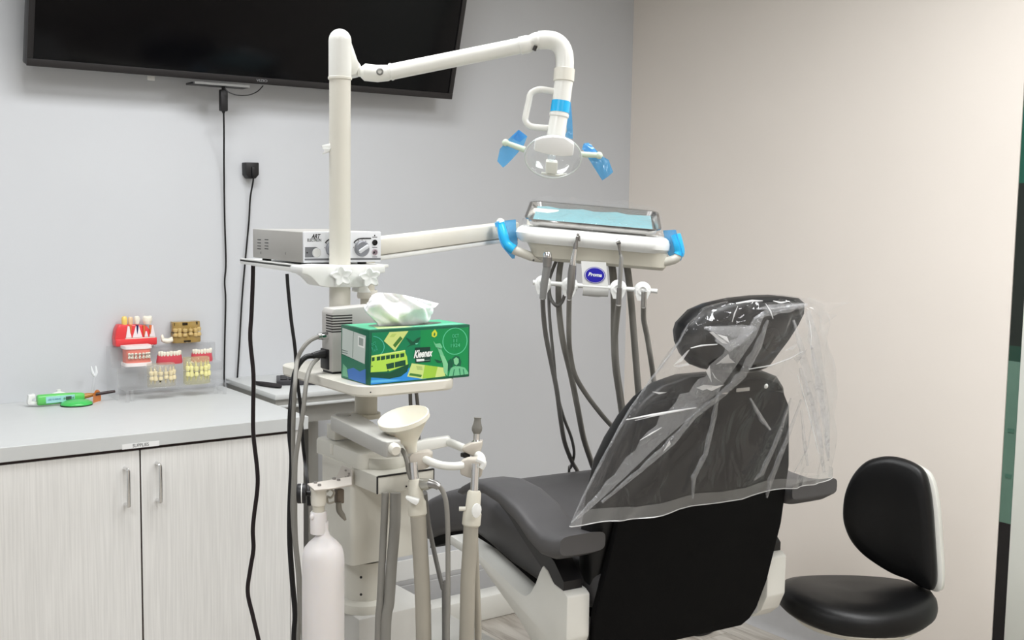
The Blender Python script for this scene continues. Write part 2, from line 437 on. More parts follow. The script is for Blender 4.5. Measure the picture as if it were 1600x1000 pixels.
MB().tube([on(396, 272, 1, 3.475), on(395.5, 283, 1, 3.48), on(391, 310, 1, 3.50), on(389, 345, 1, 3.505), on(383, 410, 1, 3.505), on(378, 470, 1, 3.505), on(374, 540, 1, 3.505), on(370, 606, 1, 3.505), on(370, 640, 1, 3.505)], 0.0029, n=8).build('cord', BLACKGL, wa)

# ================================================================== cabinet and worktop
CZ = 0.92; CY = 2.884; CX = 1.392
edge = on(100, 692, 1, CY).z
ct = MB().span((-0.35, CY, CZ-0.036), (CX, WY-0.001, CZ), bevel=0.0012, seg=1).build('worktop', COUNTER)
tag(ct, 'long white laminate worktop along the grey wall carrying the tooth models', 'worktop')
DY = CY+0.008
sp = on(221.5, 850, 1, DY).x; dr = on(453.5, 850, 1, DY).x
dw = dr-sp
cab = thing('base_cabinet', 'white striated two door base cabinet under the worktop', 'cabinet', (sp, DY+0.3, 0))
top = CZ-0.036-0.0085
MB().span((sp-dw, DY+0.02, 0.09), (CX-0.012, WY-0.002, CZ-0.037)).span((sp-dw+0.02, DY+0.08, 0), (CX-0.03, WY-0.01, 0.09)).build('carcass', CARCASS, cab)
MB().span((sp-dw, DY+0.004, 0.09), (dr+0.001, DY+0.0199, CZ-0.0365)).build('dark_reveal', DARKGAP, cab)
MB().span((dr+0.0015, DY, 0.09), (CX-0.012, DY+0.0199, CZ-0.037)).build('filler_strip', LAMINATE, cab)
for (x0, x1, hx, hy0, hy1) in ((sp-dw, sp-0.0022, 200.5, 735, 792), (sp+0.0022, dr, 250.5, 727, 785)):
    dO = MB().span((x0, DY, 0.095), (x1, DY+0.0195, top), bevel=0.0012, seg=1).build('door', LAMINATE, cab)
    p0 = on(hx, hy0, 1, DY-0.03); p1 = on(hx, hy1, 1, DY-0.03); p1.x = p0.x
    k = 0.009
    MB().tube([V((p0.x, DY, p0.z)), V((p0.x, DY-0.03+k, p0.z)), V((p0.x, DY-0.03+k*0.3, p0.z-k*0.3)), V((p0.x, DY-0.03, p0.z-k)), V((p0.x, DY-0.03, p1.z+k)), V((p0.x, DY-0.03+k*0.3, p1.z+k*0.3)), V((p0.x, DY-0.03+k, p1.z)), V((p0.x, DY, p1.z))], 0.0048, n=10, k=2).build('handle', CHROME, dO)
lb = on(220, 695.5, 1, CY)
lab = MB().box(lb-Y*0.0003, (0.095, 0.0005, 0.013)).build('paper_label', mat('label tape', (236, 237, 236), 0.4, var=0.005), ct)
text(ct, 'lettering', 'SUPPLIES', on(220, 695.5, 1, CY-0.0006), X, Z, 0.012, mat('grey print', (95, 95, 98), 0.5), width=0.041)

# ================================================================== grey console beside the cabinet, with the things on it
KX0 = CX+0.012; KZ = 0.935
kf = on(430, 617, 0, KX0); KY = kf.y; KZ = kf.z
KX1 = on(578, 606, 1, KY).x
con = thing('console_table', 'off-white wall console with a stepped front rail beside the cabinet', 'console', (KX0+0.15, (KY+WY)/2, 0))
MB().span((KX0, KY, KZ-0.017), (KX1, WY-0.001, KZ), bevel=0.003).build('top_slab', COUNTER, con)
MB().span((KX0+0.006, KY+0.012, KZ-0.035), (KX1-0.006, WY-0.002, KZ-0.017)).build('rail_recess', GREYMETAL, con)
MB().span((KX0, KY+0.002, KZ-0.043), (KX1, WY-0.002, KZ-0.035), bevel=0.002).build('lower_rail', COUNTER, con)
MB().span((KX0+0.03, KY+0.04, KZ-0.10), (KX1-0.01, WY-0.003, KZ-0.0435)).build('apron', GREYMETAL, con)
for x in (KX0+0.05, KX1-0.04):
    for y in (KY+0.06, WY-0.05): MB().span((x-0.018, y-0.018, 0), (x+0.018, y+0.018, KZ-0.10)).build('leg', GREYMETAL, con)
MB().cyl(on(519, 622, 1, KY+0.038), on(519, 622, 1, KY+0.042), 0.003, 8).build('screw', BLACKPL, con)
po = on(421, 603, 2, KZ)
pouch = MB()
rings = []
for i in range(9):
    t = i/8; w = 0.045*math.sin(PI*(0.12+0.80*t))**0.7
    c = on(401+36*t, 602+4*t, 2, KZ)+V((0, 0, 0.0065))
    rings.append([c+Y*w*math.cos(a)+Z*0.0065*math.sin(a) for a in [2*PI*q/12 for q in range(12)]])
pouch.loft(rings)
tag(pouch.build('glasses_pouch', mat('dark cloth', (38, 34, 36), 0.75, var=0.15, bump=0.2, bscale=90)), 'soft dark pouch lying at the left end of the console', 'pouch')
ka = on(437, 602, 2, KZ); kb = on(500, 601, 2, KZ)
kp = thing('keypad', 'flat dark grey keypad lying on the console behind the cables', 'keypad', (ka+kb)/2)
ux = (kb-ka).normalized(); uy = Z.cross(ux)
kc = (ka+kb)/2+uy*0.05+Z*0.008
MB().box(kc, ((kb-ka).length+0.02, 0.12, 0.015), (ux, uy, Z), bevel=0.003).build('case', mat('dark grey case', (58, 57, 60), 0.5, var=0.1), kp)
for i in range(5):
    for j in range(3):
        MB().box(kc+ux*(-0.05+i*0.025)+uy*(-0.03+j*0.03)+Z*0.009, (0.019, 0.022, 0.004), (ux, uy, Z), bevel=0.001, seg=1).build('key', BLACKPL, kp)
# ================================================================== things on the worktop
GREEN = mat('green plastic', (96, 196, 96), 0.35, var=0.03, coat=0.2)
# --- curing light: handpiece lying on its green domed base
cb0 = on(115, 637, 2, CZ)                       # front foot of the dome on the worktop
bc = cb0 + V((0.018, 0.036, 0))
dm = thing('domed_charging_base', 'green domed base on the worktop carrying the green curing light', 'charging base', bc)
R = 0.0450
MB().lathe([(R*0.97, 0.0), (R, 0.002), (R*0.985, 0.0035)], bc, n=36, sy=0.85, xdir=X).build('foot_ring', mat('dark green rubber', (22, 60, 30), 0.6), dm)
MB().lathe([(R*0.985, 0.0035), (R*0.99, 0.005), (R*0.93, 0.009), (R*0.75, 0.0135), (R*0.5, 0.0165), (R*0.2, 0.0178), (0.0005, 0.018)], bc, n=36, sy=0.85, xdir=X).build('dome', mat('bright green plastic', (70, 190, 92), 0.3, var=0.02, coat=0.3), dm)
yy = bc.y+0.028
h0 = on(58, 625.5, 1, yy); h1 = on(131, 623, 1, yy); h1.z = max(h1.z, CZ+0.020)
cl = thing('curing_light', 'green pen-shaped dental curing light with an orange shield and dark tip', 'curing light', (h0+h1)/2)
ud = (h1-h0).normalized(); un = V((0, -1, 0)); uw = ud.cross(un).normalized()
if uw.z < 0: uw = -uw
Lh = (h1-h0).length
def hp(x, dz=0, dy=0): return h0+ud*x+uw*dz+Y*dy
rg = []
for x, rz, ry in ((0, 0.0135, 0.012), (0.004, 0.0155, 0.013), (Lh*0.3, 0.0155, 0.013), (Lh*0.75, 0.0135, 0.012), (Lh*0.95, 0.0115, 0.0115), (Lh, 0.0095, 0.0095)):
    rg.append([hp(x)+uw*rz*math.copysign(abs(math.sin(a))**0.75, math.sin(a))+Y*ry*math.copysign(abs(math.cos(a))**0.75, math.cos(a)) for a in [2*PI*q/24 for q in range(24)]])
MB().loft(rg).build('handle', GREEN, cl)
MB().box(hp(Lh*0.47, 0.0, -0.0128), (Lh*0.62, 0.0012, 0.019), (ud, Y, uw), bevel=0.0005, seg=1).build('label_panel', mat('pale cyan label', (160, 214, 214), 0.35, var=0.02), cl)
text(cl, 'lettering', 'LED CURING', hp(Lh*0.34, 0.0005, -0.0136), ud, uw, 0.006, mat('blue print', (60, 110, 150), 0.5), width=Lh*0.27)
MB().box(hp(Lh*0.645, 0.001, -0.0137), (0.016, 0.001, 0.010), (ud, Y, uw), bevel=0.0003, seg=1).build('display', mat('dark lcd', (70, 86, 80), 0.2), cl)
for x in (0.555, 0.74): MB().lathe([(0.003, 0), (0.003, 0.0012), (0.0005, 0.0015)], hp(Lh*x, 0.001, -0.0133), (0, -1, 0), n=12).build('button', mat('grey-green button', (105, 160, 130), 0.4), cl)
# white end bracket
MB().prism([hp(-0.022, 0.016), hp(-0.004, 0.018), hp(-0.005, 0.006), hp(-0.013, 0.004), hp(-0.014, -0.002), hp(0.0, -0.004), hp(0.0, -0.012), hp(-0.024, -0.011), hp(-0.025, -0.004)], Y*0.02, bevel=0.0015).build('end_cap', WHITE, cl)
# dark guide and the orange shield
MB().tube([hp(Lh, 0), hp(Lh+0.012, 0.001), hp(Lh+0.028, 0.002)], [0.0085, 0.0075, 0.005], smooth=False, n=14).build('amber_collar', mat('amber plastic', (176, 122, 56), 0.3, var=0.06, coat=0.3), cl)
MB().tube([hp(Lh+0.026, 0.002), hp(Lh+0.055, 0.004), hp(Lh+0.09, 0.0065)], [0.0048, 0.0046, 0.0042], n=12).build('light_guide', mat('dark brown rod', (42, 24, 24), 0.25, var=0.05), cl)
sc = hp(Lh+0.034, -0.006); sn = (ud*0.72+V((0, -0.70, 0))).normalized()
MB().lathe([(0.0005, 0.0), (0.012, 0.0006), (0.0225, 0.003), (0.0228, 0.0045), (0.012, 0.002), (0.0005, 0.0014)], sc-Z*0.004, sn, n=28, sx=1.15, xdir=Z, caps=False).build('orange_shield', film('orange filter', (248, 168, 80), clear=0.35, rough=0.1, milky=0.65), cl)
# --- small white things behind it
wp = on(92, 622, 1, yy+0.06); wp.z = CZ
wb = MB()
wb.lathe([(0.030, 0.0), (0.030, 0.006), (0.027, 0.018), (0.018, 0.026), (0.006, 0.030), (0.006, 0.036), (0.0005, 0.037)], wp, n=20, sy=0.6, xdir=X)
tag(wb.build('white_cap', WHITE, loc=wp), 'small white plastic cap half hidden behind the green curing light', 'cap')
st = on(146, 612, 1, yy+0.05); st.z = CZ
cs = thing('clear_stand', 'thin clear plastic prong stand behind the tip of the curing light', 'stand', st)
MB().lathe([(0.016, 0.0), (0.016, 0.003), (0.006, 0.006)], st, n=20).build('foot', ACRYL, cs)
t1 = on(148, 586, 1, st.y); t2 = on(146, 572, 1, st.y)
MB().tube([st+Z*0.004, V((st.x, st.y, (st.z+t1.z)/2)), t1], 0.0045, n=10).build('stem', CLEAR, cs)
for dx in (-0.006, 0.005): MB().tube([t1-Z*0.004, t1+X*dx+Z*0.008, t2+X*dx*1.2], [0.0035, 0.0045, 0.002], n=8).build('prong', mat('frosted prong', (236, 238, 240), 0.25, coat=0.3), cs)

# --- acrylic step riser
YL, YM, YT = 3.345, 3.41, 3.47        # front lips of the three steps
zl = on(255, 605, 1, YL).z; zm = on(268, 569.5, 1, YM).z; zt = on(250, 538.5, 1, YT).z
ax0 = on(190, 560, 1, 3.36).x; ax1 = on(357, 590, 1, 3.36).x
ris = thing('acrylic_riser', 'clear acrylic three-step display riser standing on the worktop against the wall', 'display riser', ((ax0+ax1)/2, 3.43, CZ))
th = 0.003
def shelf(z, y0, y1, nm, x0=None, x1=None):
    MB().span((x0 or ax0, y0, z-th), (x1 or ax1, y1, z), bevel=0.0006, seg=1).build(nm, ACRYL, ris)
shelf(zl, YL, YM, 'step'); shelf(zm, YM, YT, 'step'); shelf(zt, YT, 3.512, 'step')
MB().span((ax0, YM-th, zl), (ax1, YM, zm-th), bevel=0.0006, seg=1).build('riser_panel', ACRYL, ris)
MB().span((ax0, YT-th, zm), (ax1, YT, zt-th), bevel=0.0006, seg=1).build('riser_panel', ACRYL, ris)
for x in (ax0, ax1-th):
    MB().prism([V((x, YM-0.004, CZ)), V((x, 3.510, CZ)), V((x, 3.510, zt-th)), V((x, YT-0.004, zt-th)), V((x, YT-0.004, zm-th)), V((x, YM-0.004, zm-th))], X*th, bevel=0.0005, seg=1).build('side_panel', ACRYL, ris)
for x in (ax0+0.014, ax1-0.014):
    for k in (0, 1):
        MB().lathe([(0.006, 0), (0.006, 0.0015), (0.005, 0.003), (0.005, zl-CZ-th-0.004*k)], (x+k*0.02*(1 if x < 1.2 else -1), YL+0.012+0.02*k, CZ), n=16).build('foot_post', ACRYL, ris)
def pt(px, py, y, z=None):
    p = on(px, py, 1, y)
    if z is not None: p.z = z
    return p
GUM_R = mat('bright red model gum', (226, 62, 66), 0.35, var=0.04, coat=0.3)
GUM_P = mat('pink model gum', (206, 74, 88), 0.35, var=0.05, coat=0.3)
GUM_S = mat('salmon model gum', (226, 132, 118), 0.4, var=0.04, coat=0.2)
ENAMEL = mat('model enamel', (242, 236, 220), 0.28, var=0.02, coat=0.3)
ENAMEL_Y = mat('yellowed model tooth', (236, 204, 110), 0.3, var=0.08, coat=0.3)
ROOT = mat('orange root cutaway', (222, 120, 70), 0.4, var=0.1)
def tooth(c, r, h, kind='molar', flip=1):
    """crown standing on point c: lobed top"""
    mb = MB(); n = 12; rings = []
    for rr, hh in ((0.72, 0.0), (0.95, 0.35), (1.0, 0.62), (0.92, 0.82), (0.55, 0.93)):
        ring = []
        for q in range(n):
            a = 2*PI*q/n
            k = 1+0.07*math.cos(4*a) if kind == 'molar' else 1
            lob = 0.07*math.cos(2*a) if kind == 'molar' else 0
            ring.append(V(c)+V((math.cos(a)*r*rr*k, math.sin(a)*r*rr*k*0.9, flip*h*(hh+(lob if hh > 0.7 else 0)))))
        rings.append(ring)
    return mb.loft(rings)
# a) big red implant model with four teeth on the top step
ya = YT+0.004
g0 = pt(181, 541, ya, zt); g1 = pt(246, 538, ya, zt)
im = thing('gum_model', 'large red gum model with four standing teeth on the top step', 'dental model', (g0+g1)/2+Y*0.018)
gw = g1.x-g0.x
zsh = pt(220, 528, ya).z; ztop = pt(200, 508, ya).z
MB().span((g0.x, ya, zt), (g1.x, 3.512, zsh), bevel=0.004).build('gum_base', GUM_R, im)
ar = [(-0.002, zsh-0.004), (0.004, ztop-0.012), (0.012, ztop+0.002), (gw*0.45, ztop+0.0), (gw*0.75, ztop-0.004), (gw*0.93, zsh+0.01), (gw*0.97, zsh-0.004)]
MB().prism([V((g0.x+u, ya+0.005, z)) for u, z in ar], Y*0.034, bevel=0.004).build('gum_arch', GUM_R, im)
xr0 = pt(196, 520, ya).x; xr1 = pt(243, 520, ya).x
xs = [pt(v, 520, ya).x for v in (205, 214.5, 229)]
pk = MB(); zb = pt(220, 527, ya).z; zk = pt(220, 509, ya).z
for i, (p0, p1) in enumerate(((197, 206), (207.5, 223), (226, 232), (234, 243))):
    A = pt(p0, 525, ya).x; B = pt(p1, 525, ya).x; hk = zk if i != 2 else zb+(zk-zb)*0.5
    pk.prism([V((A, ya+0.0045, zb)), V((B, ya+0.0045, zb)), V((A*0.35+B*0.65, ya+0.0045, hk)), V((A*0.65+B*0.35, ya+0.0045, hk))], Y*-0.003, bevel=0.0006, seg=1)
pk.build('white_bone_window', mat('white cutaway bone', (238, 226, 228), 0.4, var=0.02), im)
MB().span((xr0, ya+0.001, zb-0.0035), (xr1, ya+0.004, zb-0.001), bevel=0.0005, seg=1).build('pale_band', ENAMEL, im)
for px, w, mtl, h, top in ((194.5, 8.5, ENAMEL_Y, 18, 493), (204, 7.5, mat('tan model tooth', (232, 200, 160), 0.3, var=0.08, coat=0.3), 16, 494), (214, 8.5, ENAMEL, 13, 493), (230.5, 13.5, ENAMEL, 13, 493)):
    c = pt(px, top+h, ya+0.014); hh = pt(px, top, ya+0.014).z-c.z
    t = tooth(c, w*0.5*3.6/1792*1.05, hh, 'molar' if w > 10 else 'pre').build('tooth', mtl, im)
for px, mtl in ((204, ROOT), (214.5, mat('blue implant screw', (36, 40, 92), 0.35)), (225, ROOT), (235, ROOT)):
    c = pt(px, 508, ya+0.003); d = pt(px, 524, ya+0.003)
    MB().tube([c, d], [0.0042, 0.0012], smooth=False, n=10).build('root', mtl, im)
# b) a single white molar
mo = pt(261, 537, YT+0.008, zt)
mt = thing('molar_model', 'single cream molar lying beside the red gum model on the top step', 'tooth model', mo)
MB().loft([[mo+V((-0.016+0.033*i/6, 0.009*math.cos(a)*(0.7+0.3*math.sin(PI*i/6)), 0.0085+hz+0.0085*math.sin(a)*(0.75+0.25*math.sin(PI*i/6)))) for a in [2*PI*q/12 for q in range(12)]] for i, hz in enumerate((0.004, 0.0025, 0.001, 0.0005, 0.001, 0.002, 0.003))]).build('crown', ENAMEL, mt)
MB().tube([mo+V((-0.012, 0, 0.012)), mo+V((-0.015, 0, 0.022)), mo+V((-0.014, 0, 0.030))], [0.006, 0.0055, 0.002], n=10).tube([mo+V((0.010, 0, 0.012)), mo+V((0.014, 0, 0.018)), mo+V((0.014, 0, 0.021))], [0.006, 0.005, 0.002], n=10).build('root', ENAMEL, mt)
# jaw blocks: clear or amber block with teeth inside
def jaw_block(name, label, p0, p1, y, z, ztop, mm, tm, n, dark=None, group=None):
    a = pt(*p0, y, z); b = pt(*p1, y, z)
    t = thing(name, label, 'dental model', (a+b)/2+Y*0.02, group)
    w = b.x-a.x; dp = 0.036; h = ztop-z
    mb = MB()
    for zz0, zz1 in ((z, z+h*0.47), (z+h*0.52, ztop)):
        ring = []
        rings = []
        for zz, k in ((zz0, 0.95), (zz0+0.002, 1.0), (zz0+(zz1-zz0)*0.5, 0.97 if zz0 > z else 1.0), (zz1-0.003, 0.96 if zz0 > z else 0.90), (zz1, 0.93 if zz0 > z else 0.86)):
            ring = []
            for q in range(20):
                s = q/19; ang = PI*s
                ring.append(V((a.x+w/2-math.cos(ang)*w/2*k, y+dp/2-math.sin(ang)**0.55*dp/2*k, zz)))
            ring += [V((b.x-w*0.05, y+dp, zz)), V((a.x+w*0.05, y+dp, zz))]
            rings.append(ring)
        mb.loft(rings)
    mb.build('jaw_block', mm, t)
    for row in (0, 1):
        for i in range(n):
            s = (i+0.5)/n; ang = PI*(0.10+0.8*s)
            x = a.x+w/2-math.cos(ang)*w*0.47; yv = y+dp/2-math.sin(ang)**0.55*dp*0.51
            c = V((x, yv, z+h*(0.495)))
            tooth(c+Z*(0.0006 if row else -0.0006)+Z*h*(0.018*math.sin(2.6*i+row)), w*(0.50+0.06*math.sin(3.1*i+row))/n, h*(0.20+0.03*math.sin(1.7*i)), 'pre', 1 if row else -1).build('tooth', tm, t)
            MB().tube([c+Z*(h*0.19 if row else -h*0.19)+Y*0.004, c+Z*(h*0.38 if row else -h*0.36)+Y*0.005+X*w*0.01*math.sin(5*i)], [w*0.26/n, w*0.08/n], n=8, smooth=False).build('root', tm, t)
    if dark:
        for u0, u1, v0, v1 in dark:
            xa = a.x+w*u0; xb = a.x+w*u1; um = (u0+u1)/2
            yv = y+dp/2-max(0.0, math.sin(PI*um))**0.55*dp/2
            MB().span((xa, yv-0.0012, z+h*v0), (xb, yv+0.003, z+h*v1), bevel=0.0008, seg=1).build('dark_fitting', mat('dark bronze', (52, 42, 26), 0.35, metal=0.4), t)
    return t
AMB = mat('amber resin', (196, 164, 96), 0.16, var=0.12, vscale=60, trans=0.35, coat=0.4)
jaw_block('amber_jaw_model', 'amber resin jaw block with dark fittings on the top step', (271, 537), (316, 534), YT+0.006, zt, pt(290, 503, YT+0.006).z, AMB, mat('amber tooth', (206, 178, 118), 0.2, var=0.08, coat=0.4), 6,
          [(0.06, 0.18, 0.82, 0.96), (0.32, 0.5, 0.84, 0.97), (0.72, 0.86, 0.84, 0.99), (0.03, 0.09, 0.42, 0.55), (0.1, 0.22, 0.03, 0.18), (0.36, 0.6, 0.03, 0.12)])
RESIN = film('cloudy clear resin', (226, 220, 196), clear=0.92, rough=0.06, milky=0.24, bump=0.6, bscale=60)
jaw_block('clear_jaw_model', 'clear resin jaw block with a bent metal pin on the lowest step, left one', (234, 605), (277, 603), YL+0.004, zl, pt(255, 569, YL+0.004).z, RESIN, mat('pale resin tooth', (228, 214, 176), 0.25, var=0.08, coat=0.3), 6,
          [(0.36, 0.42, 0.22, 0.40)])
jaw_block('yellow_jaw_model', 'yellowish clear jaw block with black wire on the lowest step, right one', (291, 598), (331, 596), YL+0.006, zl, pt(310, 559, YL+0.006).z, film('yellowish clear resin', (232, 228, 178), clear=0.88, rough=0.06, milky=0.32, bump=0.6, bscale=60), mat('yellow resin tooth', (236, 230, 164), 0.25, var=0.06, coat=0.3), 6,
          [(0.12, 0.2, 0.50, 0.56), (0.28, 0.40, 0.42, 0.46), (0.5, 0.62, 0.43, 0.47), (0.78, 0.86, 0.46, 0.58)])
# d) typodont with braces
y = YM+0.006
a = pt(197, 573, y, zm); b = pt(240, 571, y, zm); w = b.x-a.x; h = pt(218, 540.5, y).z-zm
ty = thing('braces_model', 'white framed jaw model with metal braces on the middle step', 'dental model', (a+b)/2+Y*0.02)
for z0, z1 in ((0, 0.17), (0.84, 0.99)):
    ring = []
    rr = []
    for zz in (zm+h*z0, zm+h*z1):
        rr.append([V((a.x+w/2-math.cos(PI*q/15)*w/2, y+0.018-math.sin(PI*q/15)**0.6*0.018, zz)) for q in range(16)]+[V((b.x, y+0.05, zz)), V((a.x, y+0.05, zz))])
    MB().loft(rr).build('white_base', mat('white model base', (240, 232, 230), 0.4), ty)
rr = []
for zz, k in ((zm+h*0.17, 0.92), (zm+h*0.5, 0.86), (zm+h*0.84, 0.92)):
    rr.append([V((a.x+w/2-math.cos(PI*q/15)*w/2*k, y+0.019-math.sin(PI*q/15)**0.6*0.018*k, zz)) for q in range(16)]+[V((b.x-w*0.05, y+0.045, zz)), V((a.x+w*0.05, y+0.045, zz))])
MB().loft(rr).build('gum', GUM_S, ty)
for row in (0, 1):
    for i in range(7):
        ang = PI*(0.16+0.68*(i+0.5)/7)
        c = V((a.x+w/2-math.cos(ang)*w*0.45, y+0.018-math.sin(ang)**0.6*0.0185, zm+h*(0.52)))
        tooth(c+Z*(0.0004 if row else -0.0004), w*0.052, h*0.15, 'pre', 1 if row else -1).build('tooth', ENAMEL, ty)
        MB().box(c+V((0, -0.004, h*(0.075 if row else -0.075))), (0.0022, 0.003, 0.0025), bevel=0.0004, seg=1).build('bracket', DSTEEL, ty)
MB().tube([V((a.x+w/2-math.cos(PI*(0.14+0.72*q/9))*w*0.45, y+0.018-math.sin(PI*(0.14+0.72*q/9))**0.6*0.0185-0.0052, zm+h*0.59)) for q in range(10)], 0.0007, n=6).build('arch_wire', STEEL, ty)
# e,f) open pink lower jaws
def pink_jaw(label, p0, p1, y, z, h, n):
    a = pt(*p0, y, z); b = pt(*p1, y, z); w = b.x-a.x
    t = thing('pink_jaw_model', label, 'dental model', (a+b)/2+Y*0.018)
    rr = []
    for zz, k in ((0, 1.0), (h*0.15, 1.03), (h*0.6, 0.95), (h*0.72, 0.9)):
        o = [V((a.x+w/2-math.cos(PI*q/17)*w/2*k, y+0.02-math.sin(PI*q/17)**0.8*0.02*k, z+zz)) for q in range(18)]
        i = [V((a.x+w/2+math.cos(PI*q/17)*w/2*k*0.55, y+0.024-math.sin(PI*q/17)**0.8*0.012*k, z+zz)) for q in range(18)]
        rr.append(o+i)
    MB().loft(rr).build('gum', GUM_P, t)
    for i in range(n):
        ang = PI*(0.06+0.88*(i+0.5)/n)
        c = V((a.x+w/2-math.cos(ang)*w*0.42, y+0.021-math.sin(ang)**0.8*0.0175, z+h*0.62))
        tooth(c, w*(0.60+0.08*math.sin(2.2*i))/n, h*(0.38+0.03*math.sin(1.9*i)), 'pre').build('tooth', ENAMEL, t)
y = YM+0.006
pink_jaw('pink lower jaw model with white teeth in the middle of the middle step', (248, 569), (288, 567), y, zm, pt(268, 548.5, y).z-zm, 9)
pink_jaw('pink lower jaw model with white teeth at the right end of the middle step', (302, 564), (335, 563), y, zm, pt(318, 545, y).z-zm, 8)
# ================================================================== the assistant's side of the dental unit
PD = 2.36
pb = at(531, 415, PD); PX, PY = pb.x, pb.y
PR = 33/1792*PD/2
def zpole(py): return on(531, py, 1, PY).z
# tray plate carrying the tissue box
TF = at(590, 603, 2.10); TY0 = TF.y; TZ = TF.z
TX0 = on(551, 603, 1, TY0+0.03).x; TX1 = on(722, 598, 1, TY0).x
TY1 = PY+0.075
tr = thing('utility_tray', 'thick off-white rounded tray plate holding the tissue box and grey power box', 'tray', ((TX0+TX1)/2, (TY0+TY1)/2, TZ-0.02))
def rrect(x0, x1, y0, y1, r, z, n=6):
    out = []
    for cx, cy, a0 in ((x1-r, y1-r, 0), (x0+r, y1-r, PI/2), (x0+r, y0+r, PI), (x1-r, y0+r, 1.5*PI)):
        for q in range(n+1):
            a = a0+PI/2*q/n
            out.append(V((cx+math.cos(a)*r, cy+math.sin(a)*r, z)))
    return out
MB().loft([rrect(TX0+0.004, TX1-0.002, TY0+0.004, TY1, 0.04, TZ-0.021), rrect(TX0, TX1, TY0, TY1, 0.045, TZ-0.017), rrect(TX0, TX1, TY0, TY1, 0.045, TZ-0.002), rrect(TX0+0.002, TX1-0.002, TY0+0.002, TY1-0.002, 0.044, TZ)]).build('plate', IVORY, tr)
PBX = at(572, 625, 2.30)
MB().cyl(V((PBX.x, PBX.y, TZ-0.021)), V((PBX.x, PBX.y, on(572, 648, 1, PBX.y).z)), 35/1792*2.30/2, 24).build('post', IVORY_D, tr)
MB().cyl(on(579, 613, 1, TY0-0.0005), on(579, 613, 1, TY0+0.001), 0.0015, 8).build('screw', BLACKPL, tr)
MB().cyl(V((PBX.x, PBX.y, on(572, 645, 1, PBX.y).z)), V((PBX.x, PBX.y, on(572, 652, 1, PBX.y).z)), 0.029, 24).build('collar', IVORY_D, tr)

# --- light pole, arm and lamp head
lt = thing('dental_light', 'white dental operating light on a tall pole with a bent arm', 'dental light', (PX, PY, TZ))
MB().cyl(V((PX, PY, TZ)), V((PX, PY, zpole(124))), PR, 28).build('pole', IVORY, lt)
zr = zpole(124)
MB().lathe([(PR*1.0, -0.002), (PR*1.12, 0.0), (PR*1.12, 0.004), (PR*1.0, 0.006)], (PX, PY, zr), n=28).build('pole_ring', IVORY, lt)
ztop = zpole(45)
MB().lathe([(PR*1.06, zr+0.004), (PR*1.06, ztop-PR*1.1)]+[(PR*1.06*math.cos(a), ztop-PR*1.1+PR*1.1*math.sin(a)) for a in [PI/2*q/8 for q in range(1, 9)]], (PX, PY, 0), n=28).build('pole_cap', WHITE_G, lt)
def L_(px, py, dd=0.0): return at(px, py, PD+dd)
facing = -CF_.copy()
fin = MB(); fin.prism([L_(546, 62, 0.02), L_(549, 66, 0.02), L_(560, 98, 0.02), L_(566, 106, 0.02), L_(560, 121, 0.02), L_(551, 123, 0.02), L_(546, 123, 0.02)], facing*0.034, bevel=0.003)
fin.build('pole_bracket', WHITE_G, lt)
MB().tube([L_(560, 112), L_(574, 113)], 0.0105, smooth=False, n=16).build('pivot_pin', WHITE_G, lt)
MB().tube([L_(564, 113), L_(570, 113), L_(590, 115), L_(606, 114), L_(609, 113)], [0.011, 0.0175, 0.0175, 0.0165, 0.0145], smooth=False, n=20).build('knuckle', WHITE_G, lt)
MB().lathe([(0.007, 0), (0.0075, 0.002), (0.0042, 0.003), (0.0042, 0.0005)], L_(595, 115)+facing*0.0155, facing, n=16).build('pivot_screw', mat('grey screw metal', (120, 120, 116), 0.4, metal=0.5), lt)  # mid grey metal screw head
a0 = L_(608, 113); a1 = L_(838, 66.5)
ua = (a1-a0).normalized(); la = (a1-a0).length
MB().lathe([(0.0150, 0), (0.0178, 0.003), (0.0178, 0.006), (0.0165, 0.008), (0.0165, la-0.036), (0.0185, la-0.034), (0.0185, la-0.018), (0.0165, la-0.012)], a0, ua, n=24).build('arm', WHITE_G, lt)
MB().tube([L_(826, 69), L_(838, 64), L_(850, 61)], [0.0155, 0.0178, 0.0155], n=20).ball(L_(838, 64)+facing*0.006, 0.0145).build('elbow_knuckle', WHITE_G, lt)
MB().lathe([(0.004, 0), (0.004, 0.01)], L_(837, 74)+facing*0.012, (ua*-0.4-Z), n=10).build('tension_screw', mat('dark screw', (60, 58, 56), 0.4, metal=0.6), lt)
ER = 31/1792*PD/2
MB().tube([L_(842, 63), L_(856, 62.5), L_(867, 65), L_(876, 72), L_(881, 83), L_(882.5, 96), L_(882, 109)], ER*0.93, n=24, k=4).build('elbow_tube', WHITE_G, lt)
ax = (L_(881, 128)-L_(882.5, 107)).normalized()
MB().lathe([(ER*0.95, -0.001), (ER*1.06, 0.0), (ER*1.06, (L_(881, 127)-L_(882, 108)).length), (ER*0.98, (L_(881, 128)-L_(882, 108)).length)], L_(882, 108), ax, n=24).build('collar', IVORY, lt)
n0 = L_(881, 126); n1 = L_(874, 180)
MB().lathe([(ER*0.95, 0), (ER*0.92, (n1-n0).length)], n0, n1-n0, n=24).build('stem', WHITE_G, lt)
h0 = L_(874, 177); h1 = L_(868, 215); ha = (h1-h0).normalized(); hl = (h1-h0).length
MB().lathe([(0.0175, 0), (0.0205, 0.001), (0.0205, 0.007), (0.0185, 0.009), (0.0195, hl)], h0, ha, n=24).build('swivel', WHITE_G, lt)
MB().tube([L_(866, 143), L_(848, 140), L_(838, 141), L_(829, 147), L_(826, 160), L_(822, 178), L_(821, 188), L_(827, 196), L_(838, 199), L_(858, 200)], 0.0067, n=12, k=4).build('yoke_handle', WHITE_G, lt)
